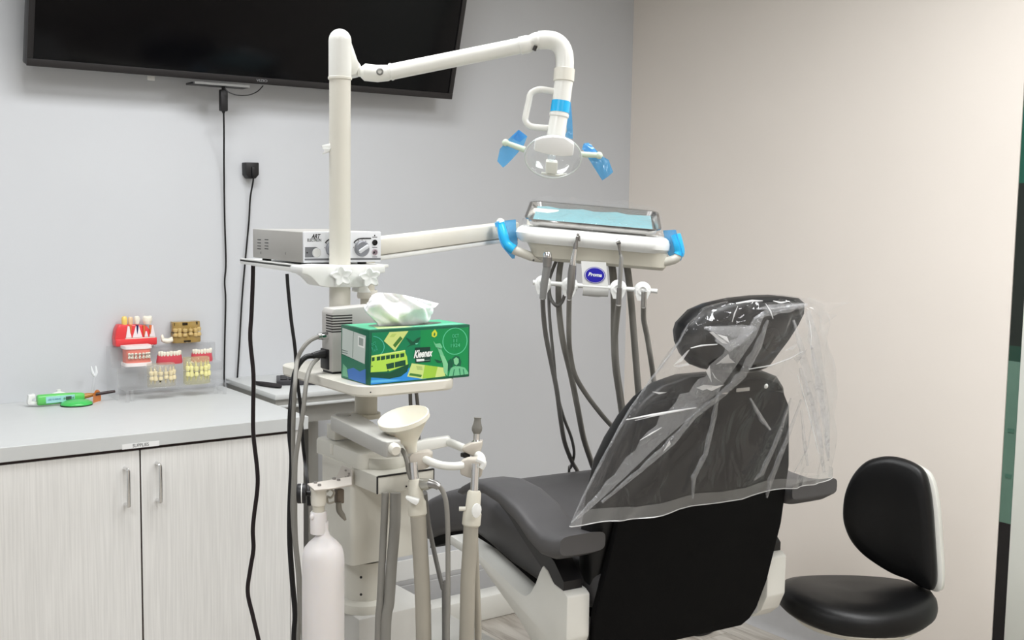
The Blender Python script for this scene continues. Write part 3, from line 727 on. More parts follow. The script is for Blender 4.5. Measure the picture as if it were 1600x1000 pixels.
# lamp head: clear bowl, white cover, bulb carrier, grips
hc = L_(864, 243)
hx = (CR_*1.0-CU_*0.06).normalized(); hz = V((0, 0, 1)); hn = (-CF_*0.86-Z*0.42).normalized(); hz = hn.cross(hx).normalized()
if hz.z < 0: hz = -hz
HW = 44/1792*PD; HH = HW*0.78
bowl = MB()
rings = []
for k, dd in ((1.0, 0.010), (1.0, 0.0), (0.93, -0.018), (0.75, -0.034), (0.48, -0.044), (0.2, -0.048)):
    rings.append([hc+hx*math.cos(a)*HW*k+hz*math.sin(a)*HH*k+hn*dd for a in [2*PI*q/40 for q in range(40)]])
bowl.loft(rings, caps=False).build('clear_bowl', CLEAR, lt)
MB().tube([hc+hx*math.cos(a)*HW+hz*math.sin(a)*HH+hn*0.010 for a in [2*PI*q/40 for q in range(41)]], 0.0018, n=8, smooth=False, caps=False).build('rim', mat('clear grey rim', (206, 212, 210), 0.2, coat=0.4), lt)
shield = MB(); rings = []
for k, dd in ((0.97, 0.011), (0.8, 0.017), (0.45, 0.022), (0.1, 0.0235)):
    rings.append([hc+hx*math.cos(a)*HW*k+hz*math.sin(a)*HH*k+hn*dd for a in [2*PI*q/40 for q in range(40)]])
shield.loft(rings, caps=False).build('front_shield', CLEAR, lt)
def Hh(px, py, n): return on_plane(px, py, hc+hn*n, hn)
def on_plane(px, py, o, n):
    r = ray(px, py); return EYE+r*((o-EYE).dot(n)/r.dot(n))
MB().prism([Hh(836, 216, 0.014), Hh(848, 212, 0.014), Hh(864, 210.5, 0.014), Hh(882, 212.5, 0.014), Hh(897, 223, 0.014), Hh(895, 241, 0.014), Hh(878, 242, 0.014), Hh(856, 239, 0.014), Hh(834, 233, 0.014)], hn*0.012, bevel=0.003).build('white_cover', mat('bright white cover', (246, 247, 246), 0.35, var=0.005), lt)
MB().prism([Hh(853, 248, -0.012), Hh(871, 250, -0.012), Hh(870, 268, -0.012), Hh(852, 266, -0.012)], hn*0.018, bevel=0.002).prism([Hh(846, 268, -0.008), Hh(872, 272, -0.008), Hh(886, 270, -0.008), Hh(886, 273, -0.008), Hh(870, 275, -0.008), Hh(845, 271, -0.008)], hn*0.006, bevel=0.001).build('bulb_carrier', mat('pale bulb carrier', (226, 226, 216), 0.4), lt)
MB().ball(Hh(862, 246, 0.0), 0.0085).build('bulb', film('bulb glass', (225, 235, 240), clear=0.8, rough=0.05, milky=0.2), lt)
GRIP = mat('pale mint grip', (214, 228, 208), 0.45, var=0.03)
for p, q in (((820, 234), (790, 223)), ((906, 241), (936, 243))):
    A = L_(*p); B = L_(*q)
    g = MB().tube([A, A.lerp(B, 0.5), B], [0.0062, 0.0058, 0.0052], smooth=False, n=14).ball(B, 0.0076).build('grip', GRIP, lt)
fl_ = MB()
fl_.grid([[L_(811, 203, 0.012), L_(824, 213, 0.034)], [L_(795, 217, 0.007), L_(818, 228, 0.037)], [L_(781, 233, 0.000), L_(808, 240, 0.022)], [L_(777, 252, 0.004), L_(800, 249, 0.018)], [L_(786, 262, 0.012), L_(791, 258, 0.022)]], 0.0006, facing)
tag(fl_.build('barrier_film', BLUEFILM, lt), 'blue barrier film on left grip')
fr_ = MB()
fr_.grid([[L_(913, 224, 0.032), L_(920, 223, 0.036), L_(934, 237, 0.042)], [L_(910, 232, 0.022), L_(924, 236, 0.014), L_(940, 243, 0.012)], [L_(922, 252, 0.010), L_(936, 252, 0.008), L_(951, 250, 0.014)], [L_(941, 282, 0.016), L_(950, 276, 0.012), L_(958, 269, 0.016)]], 0.0006, facing)
tag(fr_.build('barrier_film', BLUEFILM, lt), 'blue barrier film on right grip')
MB().grid([[L_(810, 203, 0.012), L_(824, 213, 0.02)], [L_(797, 215, 0.012), L_(812, 222, 0.02)]], 0.0006, facing).build('barrier_film', BLUEFILM, lt)
MB().grid([[L_(912, 224, 0.012), L_(924, 226, 0.018)], [L_(909, 234, 0.012), L_(934, 240, 0.018)]], 0.0006, facing).build('barrier_film', BLUEFILM, lt)
# blue wrap round the stem and its loose tail
ws = n0.lerp(n1, 0.60); we = n0.lerp(n1, 0.93)
MB().lathe([(ER*0.955, 0), (ER*0.965, (we-ws).length)], ws, we-ws, n=24, caps=False).build('barrier_wrap', BLUESOLID, lt)
MB().grid([[L_(884, 160, 0.012), L_(892, 160, 0.02)], [L_(884, 185, 0.022), L_(894, 185, 0.026)], [L_(886, 205, 0.03), L_(895, 205, 0.03)], [L_(880, 216, 0.03), L_(895, 217, 0.028)]], 0.0006, facing).build('barrier_tail', BLUEFILM, lt)
# cable clip on the pole
clp = thing('pole_clip', 'small white plastic clip pinched on the light pole', 'clip', L_(519, 231, -0.05))
MB().prism([L_(502, 227, -0.036), L_(520, 223, -0.036), L_(537, 223, -0.036), L_(536, 229, -0.036), L_(518, 231, -0.036), L_(504, 232, -0.036)], CF_*0.012, bevel=0.0015).build('clip_body', WHITE, clp)
MB().prism([L_(503, 231, -0.038), L_(517, 231, -0.038), L_(514, 237, -0.038), L_(503, 241, -0.038), L_(507, 235, -0.038)], CF_*0.006, bevel=0.001).build('clip_tab', WHITE, clp)

# --- clamp shelf with star knobs
YA = PY+PR+0.008
YS = PY-PR-0.012
sh = thing('clamp_shelf', 'white shelf bracket clamped to the light pole under the electrosurgery unit', 'shelf', (PX, PY, zpole(450)))
AX0 = on(474.5, 400, 1, YA).x; AX1 = on(595.5, 400, 1, YA).x; AY1 = on(395, 400, 0, AX0).y
AZ0 = on(474.5, 411, 1, YA).z; AZ1 = on(474.5, 362.5, 1, YA).z
SX0 = AX0-0.004; SY1 = on(375, 415, 0, SX0).y
SZ = AZ0-0.006
SX1 = on(603, 420, 1, YA).x
MB().span((SX0, YA-0.012, SZ-0.006), (SX1, SY1, SZ), bevel=0.001).build('shelf_plate', WHITE, sh)
fz = lambda px, py: on(px, py, 1, YA-0.014)
MB().prism([V((SX0, YA-0.014, SZ+0.002)), V((SX0, SY1, SZ+0.002)), V((SX0, SY1, SZ-0.011)), V((SX0, YA-0.014, SZ-0.016))], X*0.004, bevel=0.001).build('side_lip', WHITE, sh)
fs = lambda px, py: on(px, py, 1, YS)
MB().prism([fs(472, 417), fs(500, 414), fs(560, 415), fs(602, 415), fs(603, 426), fs(580, 428), fs(572, 447), fs(560, 449), fs(512, 449), fs(500, 447), fs(488, 434), fs(480, 429), fs(472, 428)], Y*(YA-0.006-YS), bevel=0.003).build('clamp_block', WHITE, sh)
def star(c, r, axis):
    mb = MB(); a = V(axis).normalized(); x = V((1, 0, 0)); x = (x-a*x.dot(a)).normalized(); y = a.cross(x)
    rings = []
    for k, h in ((0.45, 0.0), (0.9, 0.001), (1.0, 0.005), (1.0, 0.011), (0.86, 0.0145), (0.5, 0.0135), (0.2, 0.011)):
        rings.append([V(c)+a*h+(x*math.cos(t)+y*math.sin(t))*r*k*(1+0.23*math.cos(5*(t-PI/2-0.15))) for t in [2*PI*q/50 for q in range(50)]])
    return mb.loft(rings)
ka_ = V((-0.35, -1, 0))
star(on(533, 431, 1, YS-0.004), 0.0185, ka_).cyl(on(533, 431, 1, YS-0.006), on(533, 431, 1, YS)+Y*0.012, 0.007).build('star_knob', WHITE, sh)
star(on(577, 433, 1, YS-0.012), 0.0185, ka_).cyl(on(577, 433, 1, YS-0.013), on(577, 433, 1, YS)+Y*0.012, 0.007).build('star_knob', WHITE, sh)
MB().prism([on(560, 449, 1, PY), on(573, 445, 1, PY), on(581, 458, 1, PY), on(560, 457, 1, PY)], Y*0.03, bevel=0.002).build('clamp_tongue', WHITE, sh)

# --- electrosurgery unit
SILV = mat('silver painted steel', (196, 197, 199), 0.38, var=0.02, metal=0.25)
am = thing('electrosurgery_unit', 'silver box with dials and sockets on the shelf behind the light pole', 'electrosurgery unit', ((AX0+AX1)/2, (YA+AY1)/2, AZ0))
MB().span((AX0, YA+0.006, AZ0), (AX1, AY1, AZ1), bevel=0.0015).build('case', mat('grey steel case', (178, 176, 171), 0.4, var=0.03, metal=0.25), am)
MB().span((AX0, YA, AZ0), (AX1, YA+0.0062, AZ1+0.0008), bevel=0.002).build('front_panel', mat('pale front panel', (226, 228, 232), 0.35, var=0.01), am)
for x in (AX0+0.02, AX1-0.03):
    for y in (YA+0.03, AY1-0.03): MB().cyl((x, y, SZ), (x, y, AZ0), 0.010, 12).build('foot', BLACKPL, am)
fp = lambda px, py, e=0.0: on(px, py, 1, YA-e)
for px in (405, 416.5):
    for py in (374.5, 379.5, 384.3, 388.8):
        c = on(px, py, 0, AX0)
        MB().box(c, (0.001, 0.019, 0.0016), bevel=0.0002, seg=1).build('vent_slot', BLACKPL, am)
for px, py in ((407.5, 395), (446, 396)): MB().box(on(px, py, 0, AX0), (0.001, 0.003, 0.005)).build('screw', DSTEEL, am)
text(am, 'logo', 'ART', fp(493, 369.5, 0.0001), X, Z, 0.0125, TEXTBLK, width=0.021, shear=0.35, bold=0.03)
text(am, 'logo', 'ELECTRON', fp(491, 375.5, 0.0001), X, Z, 0.0085, TEXTBLK, width=0.031, bold=0.01)
GPAN = mat('mid grey panel', (110, 112, 116), 0.45, var=0.03)
MB().prism([fp(476.5, 386), fp(494, 386), fp(500, 390), fp(501, 396), fp(497, 402), fp(476.5, 402.5)], Y*-0.0006).build('switch_panel', GPAN, am)
MB().cyl(fp(480, 395, 0.0006), fp(480, 395, 0.0016), 0.0016, 8).build('indicator', BLACKPL, am)
MB().lathe([(0.0095, 0), (0.0095, 0.003), (0.0082, 0.0042), (0.0005, 0.0046)], fp(494, 395), -Y, n=24).build('power_button', mat('pale button', (206, 207, 205), 0.35), am)
MB().prism([fp(476, 404), fp(594.5, 403), fp(594.5, 406), fp(476, 407)], Y*-0.0005).build('grey_stripe', GPAN, am)
DIAL = mat('grey dial', (128, 130, 136), 0.4, var=0.03)
for px, py in ((520, 389), (564.5, 388.5)):
    c = fp(px, py)
    k = MB().lathe([(0.0165, 0), (0.0165, 0.006), (0.0145, 0.009), (0.0005, 0.0095)], c, -Y, n=30).build('dial', DIAL, am)
    MB().box(c-Y*0.012, (0.027, 0.006, 0.0085), (V((0.86, 0, 0.5)), Y, V((-0.5, 0, 0.86))), bevel=0.003).build('pointer', mat('pale pointer', (196, 198, 202), 0.35), k)
    ar = MB(); pts = [c+V((math.cos(a), 0, math.sin(a)))*0.0215-Y*0.0004 for a in [0.5*PI+0.95*q/8 for q in range(9)]]
    ar.tube(pts, 0.0014, n=6, smooth=False).box(c+V((0.0115, -0.0004, 0.0215)), (0.023, 0.001, 0.0028)).build('scale_band', TEXTBLK, am)
    for q in range(6):
        a = PI*0.95-q*0.16*PI; MB().box(c+V((math.cos(a)*0.0185, -0.0002, math.sin(a)*0.0185)), (0.0012, 0.0006, 0.002)).build('scale_tick', TEXTBLK, am)
MB().lathe([(0.0062, 0), (0.0062, 0.0015), (0.0045, 0.002), (0.0045, -0.003)], fp(585.5, 379), -Y, n=18).build('socket', BLACKPL, am)
MB().lathe([(0.0066, 0), (0.0066, 0.002), (0.0048, 0.0025), (0.0042, -0.002)], fp(585.5, 394), -Y, n=18).build('socket', mat('mauve socket', (176, 160, 168), 0.4), am)
MB().cyl(fp(584, 394.5, 0.001), fp(584, 394.5, 0.003), 0.0028, 12).build('socket_hole', BLACKPL, am)
for py in (370.5, 386.5, 401.5): MB().box(fp(585.5, py, 0.0002), (0.012, 0.0005, 0.0012)).build('caption_line', TEXTBLK, am)
MB().box(fp(585.5, 368, 0.0002), (0.0022, 0.0006, 0.003)).build('indicator', TEXTBLK, am)

# --- grey power box on the tray
BX = on(519, 585, 2, TZ); PW = BX.y
pz1 = on(514, 490, 1, PW).z
pwx0 = on(519, 560, 1, PW).x; pwx1 = pwx0+0.105
pby1 = on(505, 560, 0, pwx0).y; pby1 = max(pby1, PW+0.03)
PY1 = PW+0.045
px_ = thing('power_box', 'grey vented power box plugged in on the tray beside the tissue box', 'power supply', ((pwx0+pwx1)/2, PW+0.035, TZ))
GBOX = mat('pale grey plastic', (186, 184, 180), 0.45, var=0.02)
MB().prism([V((pwx0, PW, TZ+0.004)), V((pwx0, PW, pz1)), V((pwx0+0.004, PW, pz1+0.008)), V((pwx1, PW, pz1+0.012)), V((pwx1, PW, TZ+0.004))], Y*0.045, bevel=0.002).build('case', GBOX, px_)
MB().span((pwx0+0.002, PW+0.002, TZ), (pwx1-0.002, PY1-0.002, TZ+0.0045)).build('foot_plate', BLACKPL, px_)
zv0 = on(514, 519, 1, PW).z; zv1 = on(514, 494, 1, PW).z
for i in range(7):
    z = zv0+(zv1-zv0)*i/6
    MB().box((pwx0+0.021, PW, z), (0.045, 0.0012, 0.0022)).box((pwx0, PW+0.013, z), (0.0012, 0.025, 0.0022)).build('vent_slot', mat('vent shadow', (40, 38, 38), 0.7), px_)
MB().cyl(on(504, 525, 1, PW+0.02)-X*0.004, V((pwx0, PW+0.02, on(504, 525, 1, PW+0.02).z)), 0.0075, 16).build('socket', CHROME, px_)
MB().box(V((pwx0+0.001, PW+0.03, on(508, 562, 1, PW+0.02).z)), (0.006, 0.036, 0.04), bevel=0.002).build('inlet', BLACKPL, px_)

# --- tissue box
Bp = on(576.5, 602.5, 2, TZ); BY0 = Bp.y; BX0 = Bp.x
BX1 = on(733.5, 587.5, 1, BY0).x; BZ1 = on(574.5, 516, 1, BY0).z
BY1 = BY0+(BX1-BX0)*0.50
tb = thing('tissue_box', 'green printed tissue box with a white tissue standing on the tray', 'tissue box', ((BX0+BX1)/2, (BY0+BY1)/2, TZ))
DG = mat('dark green card', (10, 92, 66), 0.4, var=0.02)
MB().span((BX0, BY0, TZ), (BX1, BY1, BZ1), bevel=0.0015).build('carton', DG, tb)
cs_ = [V((285, 270)), V((1527, 165)), V((1548, 860)), V((328, 965))]     # print corners, as seen
def uv(x, y):
    u = v = 0.5
    for _ in range(12):
        p = cs_[3]*(1-u)*(1-v)+cs_[2]*u*(1-v)+cs_[1]*u*v+cs_[0]*(1-u)*v
        du = (cs_[2]-cs_[3])*(1-v)+(cs_[1]-cs_[0])*v; dv = (cs_[0]-cs_[3])*(1-u)+(cs_[1]-cs_[2])*u
        e = V((x, y))-p; det = du.x*dv.y-du.y*dv.x
        u += (e.x*dv.y-e.y*dv.x)/det; v += (du.x*e.y-du.y*e.x)/det
    return u, v
def fpt(x, y, lay=0):
    u, v = uv(x, y); return V((BX0+u*(BX1-BX0), BY0-0.00025-0.00012*lay, TZ+v*(BZ1-TZ)))
PRN = {}
def ink(c): return mat('ink %d %d %d' % c, c, 0.42, var=0.02)
art = MB(); inks = []
def draw(poly, c, lay):
    m_ = ink(c)
    if m_ not in inks: inks.append(m_)
    art.mi = inks.index(m_)
    art.prism([fpt(x, y, lay) for x, y in poly], Y*0.0002)
def ringpoly(cx, cy, rx, ry, w, c, lay, a0=0.0, a1=2*PI, n=28):
    for q in range(n):
        t0 = a0+(a1-a0)*q/n; t1 = a0+(a1-a0)*(q+1)/n
        draw([(cx+rx*math.cos(t0), cy+ry*math.sin(t0)), (cx+rx*math.cos(t1), cy+ry*math.sin(t1)), (cx+(rx-w)*math.cos(t1), cy+(ry-w)*math.sin(t1)), (cx+(rx-w)*math.cos(t0), cy+(ry-w)*math.sin(t0))], c, lay)
draw([(318, 302), (1508, 203), (1526, 828), (345, 952)], (6, 128, 84), 1)
draw([(900, 255), (1508, 203), (1526, 828), (920, 890)], (8, 142, 78), 2)
draw([(345, 862), (560, 880), (700, 850), (790, 735), (830, 860), (1010, 884), (700, 912), (346, 952)], (44, 142, 222), 3)
draw([(345, 900), (520, 888), (700, 896), (560, 918), (345, 930)], (92, 186, 236), 4)
draw([(330, 800), (560, 800), (782, 690), (765, 790), (690, 850), (560, 880), (330, 858)], (10, 78, 56), 5)
draw([(330, 600), (725, 518), (728, 548), (752, 600), (768, 695), (560, 782), (334, 798)], (178, 222, 84), 6)
draw([(330, 590), (722, 512), (728, 528), (332, 608)], (212, 238, 138), 7)
for x0, x1 in ((336, 368), (392, 432), (440, 490), (500, 545), (555, 605), (615, 655), (668, 715)):
    y0 = 612-(x0-330)*0.155; y1 = 612-(x1-330)*0.155
    draw([(x0, y0), (x1, y1), (x1+2, y1+46), (x0+4, y0+50)], (14, 74, 52), 7)
draw([(505, 694), (735, 638), (742, 708), (524, 760)], (14, 74, 52), 7)
draw([(600, 672), (608, 670), (614, 738), (606, 740)], (178, 222, 84), 8)
for x, y in ((345, 722), (535, 778), (725, 730)): draw([(x-7, y-7), (x+7, y-8), (x+7, y+7), (x-7, y+8)], (14, 74, 52), 7)
draw([(525, 288), (750, 270), (602, 526), (465, 402)], (206, 220, 132), 5)
draw([(655, 338), (686, 368), (602, 484), (574, 452)], (66, 120, 50), 6)
draw([(555, 310), (610, 305), (580, 350), (528, 352)], (182, 204, 108), 6)
draw([(815, 682), (1212, 738), (1238, 850), (955, 884), (768, 852)], (206, 226, 140), 5)
draw([(975, 705), (1135, 728), (1110, 866), (955, 884)], (160, 206, 70), 6)
draw([(803, 808), (945, 832), (938, 862), (788, 838)], (70, 130, 58), 6)
for k in range(3): draw([(872+k*4, 720+k*17), (942+k*4, 730+k*17), (941+k*4, 735+k*17), (871+k*4, 725+k*17)], (110, 150, 80), 6)
draw([(722, 352), (765, 372), (815, 410), (860, 362), (908, 342), (882, 408), (845, 440), (790, 455), (740, 476), (790, 440)], (8, 84, 58), 5)
draw([(842, 424), (880, 420), (866, 438), (848, 440)], (120, 214, 184), 6)
draw([(1086, 628), (1140, 640), (1165, 655), (1195, 645), (1170, 680), (1130, 676)], (8, 84, 58), 5)
ringpoly(1340, 390, 160, 178, 9, (96, 206, 158), 4)
ringpoly(318, 482, 158, 142, 7, (82, 190, 170), 4, -1.45, 0.75, 14)
# a plain robed figure holding up a flame
draw([(1078, 240), (1108, 285), (1104, 325), (1078, 346), (1042, 332), (1040, 285)], (206, 216, 62), 5)
draw([(1072, 275), (1086, 300), (1078, 330), (1062, 318)], (30, 120, 66), 6)
draw([(1064, 392), (1096, 430), (1150, 418), (1184, 470), (1160, 500), (1100, 470)], (112, 196, 146), 5)
draw([(1118, 476), (1168, 492), (1212, 590), (1160, 580)], (112, 196, 146), 5)
draw([(1152, 566), (1212, 588), (1262, 690), (1262, 850), (1218, 800), (1196, 680)], (130, 204, 152), 7)
draw([(1262, 650), (1300, 620), (1330, 720), (1282, 770), (1258, 800)], (12, 92, 64), 6)
draw([(1300, 740), (1370, 712), (1480, 738), (1526, 800), (1527, 826), (1280, 853)], (112, 196, 146), 6)
draw([(1310, 620), (1350, 582), (1400, 590), (1432, 660), (1425, 716), (1370, 720), (1322, 690)], (14, 96, 68), 7)
draw([(1330, 626), (1362, 600), (1394, 622), (1398, 672), (1372, 708), (1342, 690)], (130, 204, 152), 8)
for a in ((1340, 760, 1330, 845), (1405, 750, 1420, 838), (1455, 758, 1470, 832)): draw([(a[0], a[1]), (a[0]+12, a[1]), (a[2]+10, a[3]), (a[2], a[3])], (38, 130, 92), 8)
# brand plate
draw([(845, 482), (1028, 468), (1042, 662), (860, 678)], (10, 58, 48), 7)
draw([(866, 630), (962, 624), (966, 652), (870, 660)], (232, 240, 236), 8)
draw([(970, 642), (1032, 636), (1033, 642), (971, 648)], (150, 180, 168), 8)
# left face: postcard, and blue water
sc_ = [V((10, 212)), V((272, 272)), V((298, 965)), V((35, 908))]
def spt(x, y, lay):
    u = v = 0.5
    for _ in range(12):
        p = sc_[3]*(1-u)*(1-v)+sc_[2]*u*(1-v)+sc_[1]*u*v+sc_[0]*(1-u)*v
        du = (sc_[2]-sc_[3])*(1-v)+(sc_[1]-sc_[0])*v; dv = (sc_[0]-sc_[3])*(1-u)+(sc_[1]-sc_[2])*u
        e = V((x, y))-p; det = du.x*dv.y-du.y*dv.x
        u += (e.x*dv.y-e.y*dv.x)/det; v += (du.x*e.y-du.y*e.x)/det
    return V((BX0-0.00025-0.00012*lay, BY1+u*(BY0-BY1), TZ+v*(BZ1-TZ)))
def sdraw(poly, c, lay):
    m_ = ink(c)
    if m_ not in inks: inks.append(m_)
    art.mi = inks.index(m_); art.prism([spt(x, y, lay) for x, y in poly], X*0.0002)
sdraw([(28, 600), (255, 700), (272, 955), (45, 900)], (40, 118, 90), 1)
sdraw([(90, 790), (150, 760), (210, 800), (262, 760), (270, 950), (110, 905)], (62, 116, 190), 2)
sdraw([(50, 720), (90, 770), (110, 890), (50, 880)], (112, 176, 140), 2)
sdraw([(28, 252), (248, 345), (252, 700), (36, 590)], (196, 206, 200), 3)
sdraw([(178, 345), (240, 368), (242, 505), (182, 478)], (236, 240, 236), 4)
sdraw([(188, 366), (228, 382), (230, 478), (190, 460)], (150, 160, 154), 5)
sdraw([(132, 300), (136, 302), (140, 630), (136, 628)], (120, 136, 128), 5)
for k in range(2): sdraw([(36, 535+k*28), (90, 552+k*28), (90, 560+k*28), (36, 545+k*28)], (96, 110, 104), 5)
# top: pale patches round the slot
zt_ = BZ1+0.0002
def tp(u, v): return V((BX0+u*(BX1-BX0), BY0+v*(BY1-BY0), zt_))
def tdraw(poly, c, lay):
    m_ = ink(c)
    if m_ not in inks: inks.append(m_)
    art.mi = inks.index(m_); art.prism([tp(u, v)+Z*0.0001*lay for u, v in poly], Z*0.0002)
tdraw([(0.02, 0.05), (0.98, 0.05), (0.98, 0.95), (0.02, 0.95)], (76, 178, 136), 1)
tdraw([(0.10, 0.06), (0.45, 0.06), (0.40, 0.4), (0.18, 0.55)], (190, 214, 150), 2)
tdraw([(0.45, 0.06), (0.95, 0.06), (0.92, 0.30), (0.5, 0.22)], (104, 200, 160), 2)
tdraw([(0.5+0.36*math.cos(a), 0.52+0.27*math.sin(a)) for a in [2*PI*q/24 for q in range(24)]], (84, 96, 84), 3)
art.build('printed_artwork', inks, tb)
ux_ = (fpt(1500, 700)-fpt(400, 770)); ux_.z = 0
text(tb, 'brand_lettering', 'Kleenex', fpt(938, 560, 12), V((1, 0, 0.03)), Z, 0.0195, mat('white ink', (244, 248, 246), 0.4), width=0.042, shear=0.35, bold=0.035, thick=0.0002)
for s_, yy_ in (('OCT', 322), ('11', 385), ('1924', 448)):
    text(tb, 'postmark_lettering', s_, fpt(1340, yy_, 8), X, Z, 0.0095, ink((96, 206, 158)), width={'OCT': 0.015, '11': 0.008, '1924': 0.021}[s_], thick=0.0002)
for s_, xx_, yy_ in (('OCT', 345, 440), ('11', 352, 485), ('1924', 366, 520)):
    text(tb, 'postmark_lettering', s_, fpt(xx_, yy_, 8), V((1, 0, 0.35)), V((-0.35, 0, 1)), 0.0075, ink((60, 168, 140)), width=0.010, thick=0.0002)
# the tissue: a crumpled tuft pulled up through the slot
tz0 = BZ1+0.0006
ts = MB()
NU, NV = 34, 14
yc = BY0+(BY1-BY0)*0.42
xa0 = on(592, 505, 1, yc).x; xa1 = on(664, 500, 1, yc).x
def edge_top(s):
    P_ = [(572, 474), (578, 462), (592, 457), (615, 458), (640, 462), (665, 468), (683, 474)]
    k = s*(len(P_)-1); i = min(int(k), len(P_)-2); f = k-i
    return on(P_[i][0]*(1-f)+P_[i+1][0]*f, P_[i][1]*(1-f)+P_[i+1][1]*f, 1, yc)
def tpt(s, t, side):
    b = V((xa0+(xa1-xa0)*s, yc, tz0)); e = edge_top(s)
    swell = math.sin(PI*min(1, t*1.05))
    p = b.lerp(e, t)
    bow = 0.016*swell*math.sin(PI*(0.1+0.8*s))
    fold = 0.016*t**0.7*(abs(math.sin(6.5*s+2.6*t+(1.1 if side > 0 else 0)))-0.6)+0.010*(abs(math.sin(4.2*s-4.4*t+0.5+side))-0.6)*t**0.5+0.003*math.sin(25*s+9*t)*swell
    ex = 0.010*swell*(-1 if s < 0.15 else 0)
    return p+V((ex+0.004*math.sin(7*t+6*s), side*bow*(0.5 if side > 0 else 1.0)+fold, 0.003*math.sin(8*s+2)*t*(1-t)*4))
rows = [[tpt(s/NU, t/NV, -1) for s in range(NU+1)] for t in range(NV+1)]
rows2 = [[tpt(s/NU, t/NV, 1) for s in range(NU+1)] for t in range(NV, -1, -1)]
rows2[0] = rows[-1]
ts.grid(rows+rows2[1:])
tag(ts.build('tissue', mat('white tissue paper', (246, 247, 248), 0.9, var=0.01, bump=0.15, bscale=120, sss=0.2), tb, sharp=70), 'white crumpled tissue')
# ================================================================== utility column below the tray
ID2 = mat('ivory enamelled metal', (208, 206, 196), 0.32, var=0.03, vscale=6, coat=0.15)
LC = at(562, 722, 2.14)                         # near corner of the lid
lz1 = on(562, 709, 1, LC.y).z; lz0 = on(562, 735, 1, LC.y).z
lyb = on(491, 690, 0, LC.x).y; lx1 = on(655, 705, 1, LC.y).x
col = thing('utility_column', 'off-white utility column with lidded top and junction box under the tissue tray', 'dental unit', (LC.x+0.08, LC.y+0.1, 0))
MB().loft([rrect(LC.x, lx1, LC.y, lyb, 0.014, lz0), rrect(LC.x, lx1, LC.y, lyb, 0.014, lz1-0.006), rrect(LC.x+0.002, lx1-0.002, LC.y+0.002, lyb-0.002, 0.013, lz1-0.002), rrect(LC.x+0.007, lx1-0.007, LC.y+0.007, lyb-0.007, 0.010, lz1)]).build('lid', ID2, col)
cxy = at(549, 800, 2.17); cx0, cy0 = cxy.x, cxy.y
cyb = on(501, 745, 0, cx0).y; cx1 = on(656, 850, 1, cy0).x; cz0 = on(549, 885, 1, cy0).z
MB().loft([rrect(cx0, cx1, cy0, cyb, 0.01, cz0), rrect(cx0, cx1, cy0, cyb, 0.01, lz0+0.002)]).build('column_body', ID2, col)
MB().lathe([(0.0035, 0), (0.0035, 0.0015)], on(533, 790, 0, cx0), -X, n=10, sx=1.6, xdir=Z).build('screw_cover', IVORY, col)
for px, py in ((492, 826), (619, 826)): pass
# seam clip on the lid side
MB().box(on(518, 702, 0, LC.x), (0.002, 0.012, 0.02), bevel=0.0005).build('lid_catch', IVORY, col)
# round swivel under the lid and the junction box hung in front
sw = on(611, 727, 1, LC.y-0.012)
MB().lathe([(0.040, -0.013), (0.044, -0.006), (0.046, 0.006), (0.044, 0.016)], sw+Y*0.03, n=30).build('swivel_disc', ID2, col)
MB().lathe([(0.034, -0.018), (0.038, -0.014), (0.038, -0.011)], sw+Y*0.03, n=30).build('swivel_ring', IVORY, col)
JC = at(590, 757, 2.095); jy = JC.y
jz0 = on(590, 773, 1, jy).z; jz1 = on(590, 745, 1, jy).z; jx1 = on(678, 750, 1, jy).x
jyb = cy0
MB().span((JC.x, jy, jz0), (jx1, jyb+0.01, jz1), bevel=0.0012).build('junction_box', ID2, col)
MB().span((JC.x+0.0015, jy-0.0008, jz1-0.002), (jx1-0.001, jy+0.003, jz1+0.0008)).span((JC.x-0.0008, jy-0.0006, jz0+0.001), (JC.x+0.001, jy+0.003, jz1)).span((jx1-0.001, jy-0.0006, jz0+0.001), (jx1+0.0006, jy+0.003, jz1)).build('box_seam', BLACKPL, col)
MB().cyl(on(635, 760, 1, jy+0.001), on(635, 760, 1, jy-0.002), 0.0018, 8).build('screw', BLACKPL, col)
# round post, flange and plinth box below
PCX = on(570, 915, 1, cy0+0.06)
pr = 32/1792*2.25
pzt = cz0-0.010; pzb = on(570, 944, 1, PCX.y-pr).z
MB().lathe([(pr, pzb-0.005), (pr, pzt)], (PCX.x, PCX.y, 0), n=36).build('round_post', ID2, col)
MB().lathe([(pr*0.90, cz0-0.012), (pr*0.90, cz0+0.003)], (PCX.x, PCX.y, 0), n=36).build('post_gap_shade', BLACKPL, col)  # black disc standing in for the shadow between post and column
for py in (902, 929): MB().cyl(on(564, py, 1, PCX.y-pr*0.985), on(564, py, 1, PCX.y-pr-0.001), 0.0026, 10).build('post_screw', BLACKPL, col)
MB().lathe([(pr*1.02, pzb+0.003), (pr*1.28, pzb-0.004), (pr*1.34, pzb-0.012), (pr*1.34, pzb-0.02)], (PCX.x, PCX.y, 0), n=40).build('flange', ID2, col)
MB().span((PCX.x-0.045, PCX.y-0.06, 0), (PCX.x+0.12, PCX.y+0.08, pzb-0.02), bevel=0.004).build('plinth', mat('grey white enamel', (196, 195, 190), 0.4, var=0.02), col)

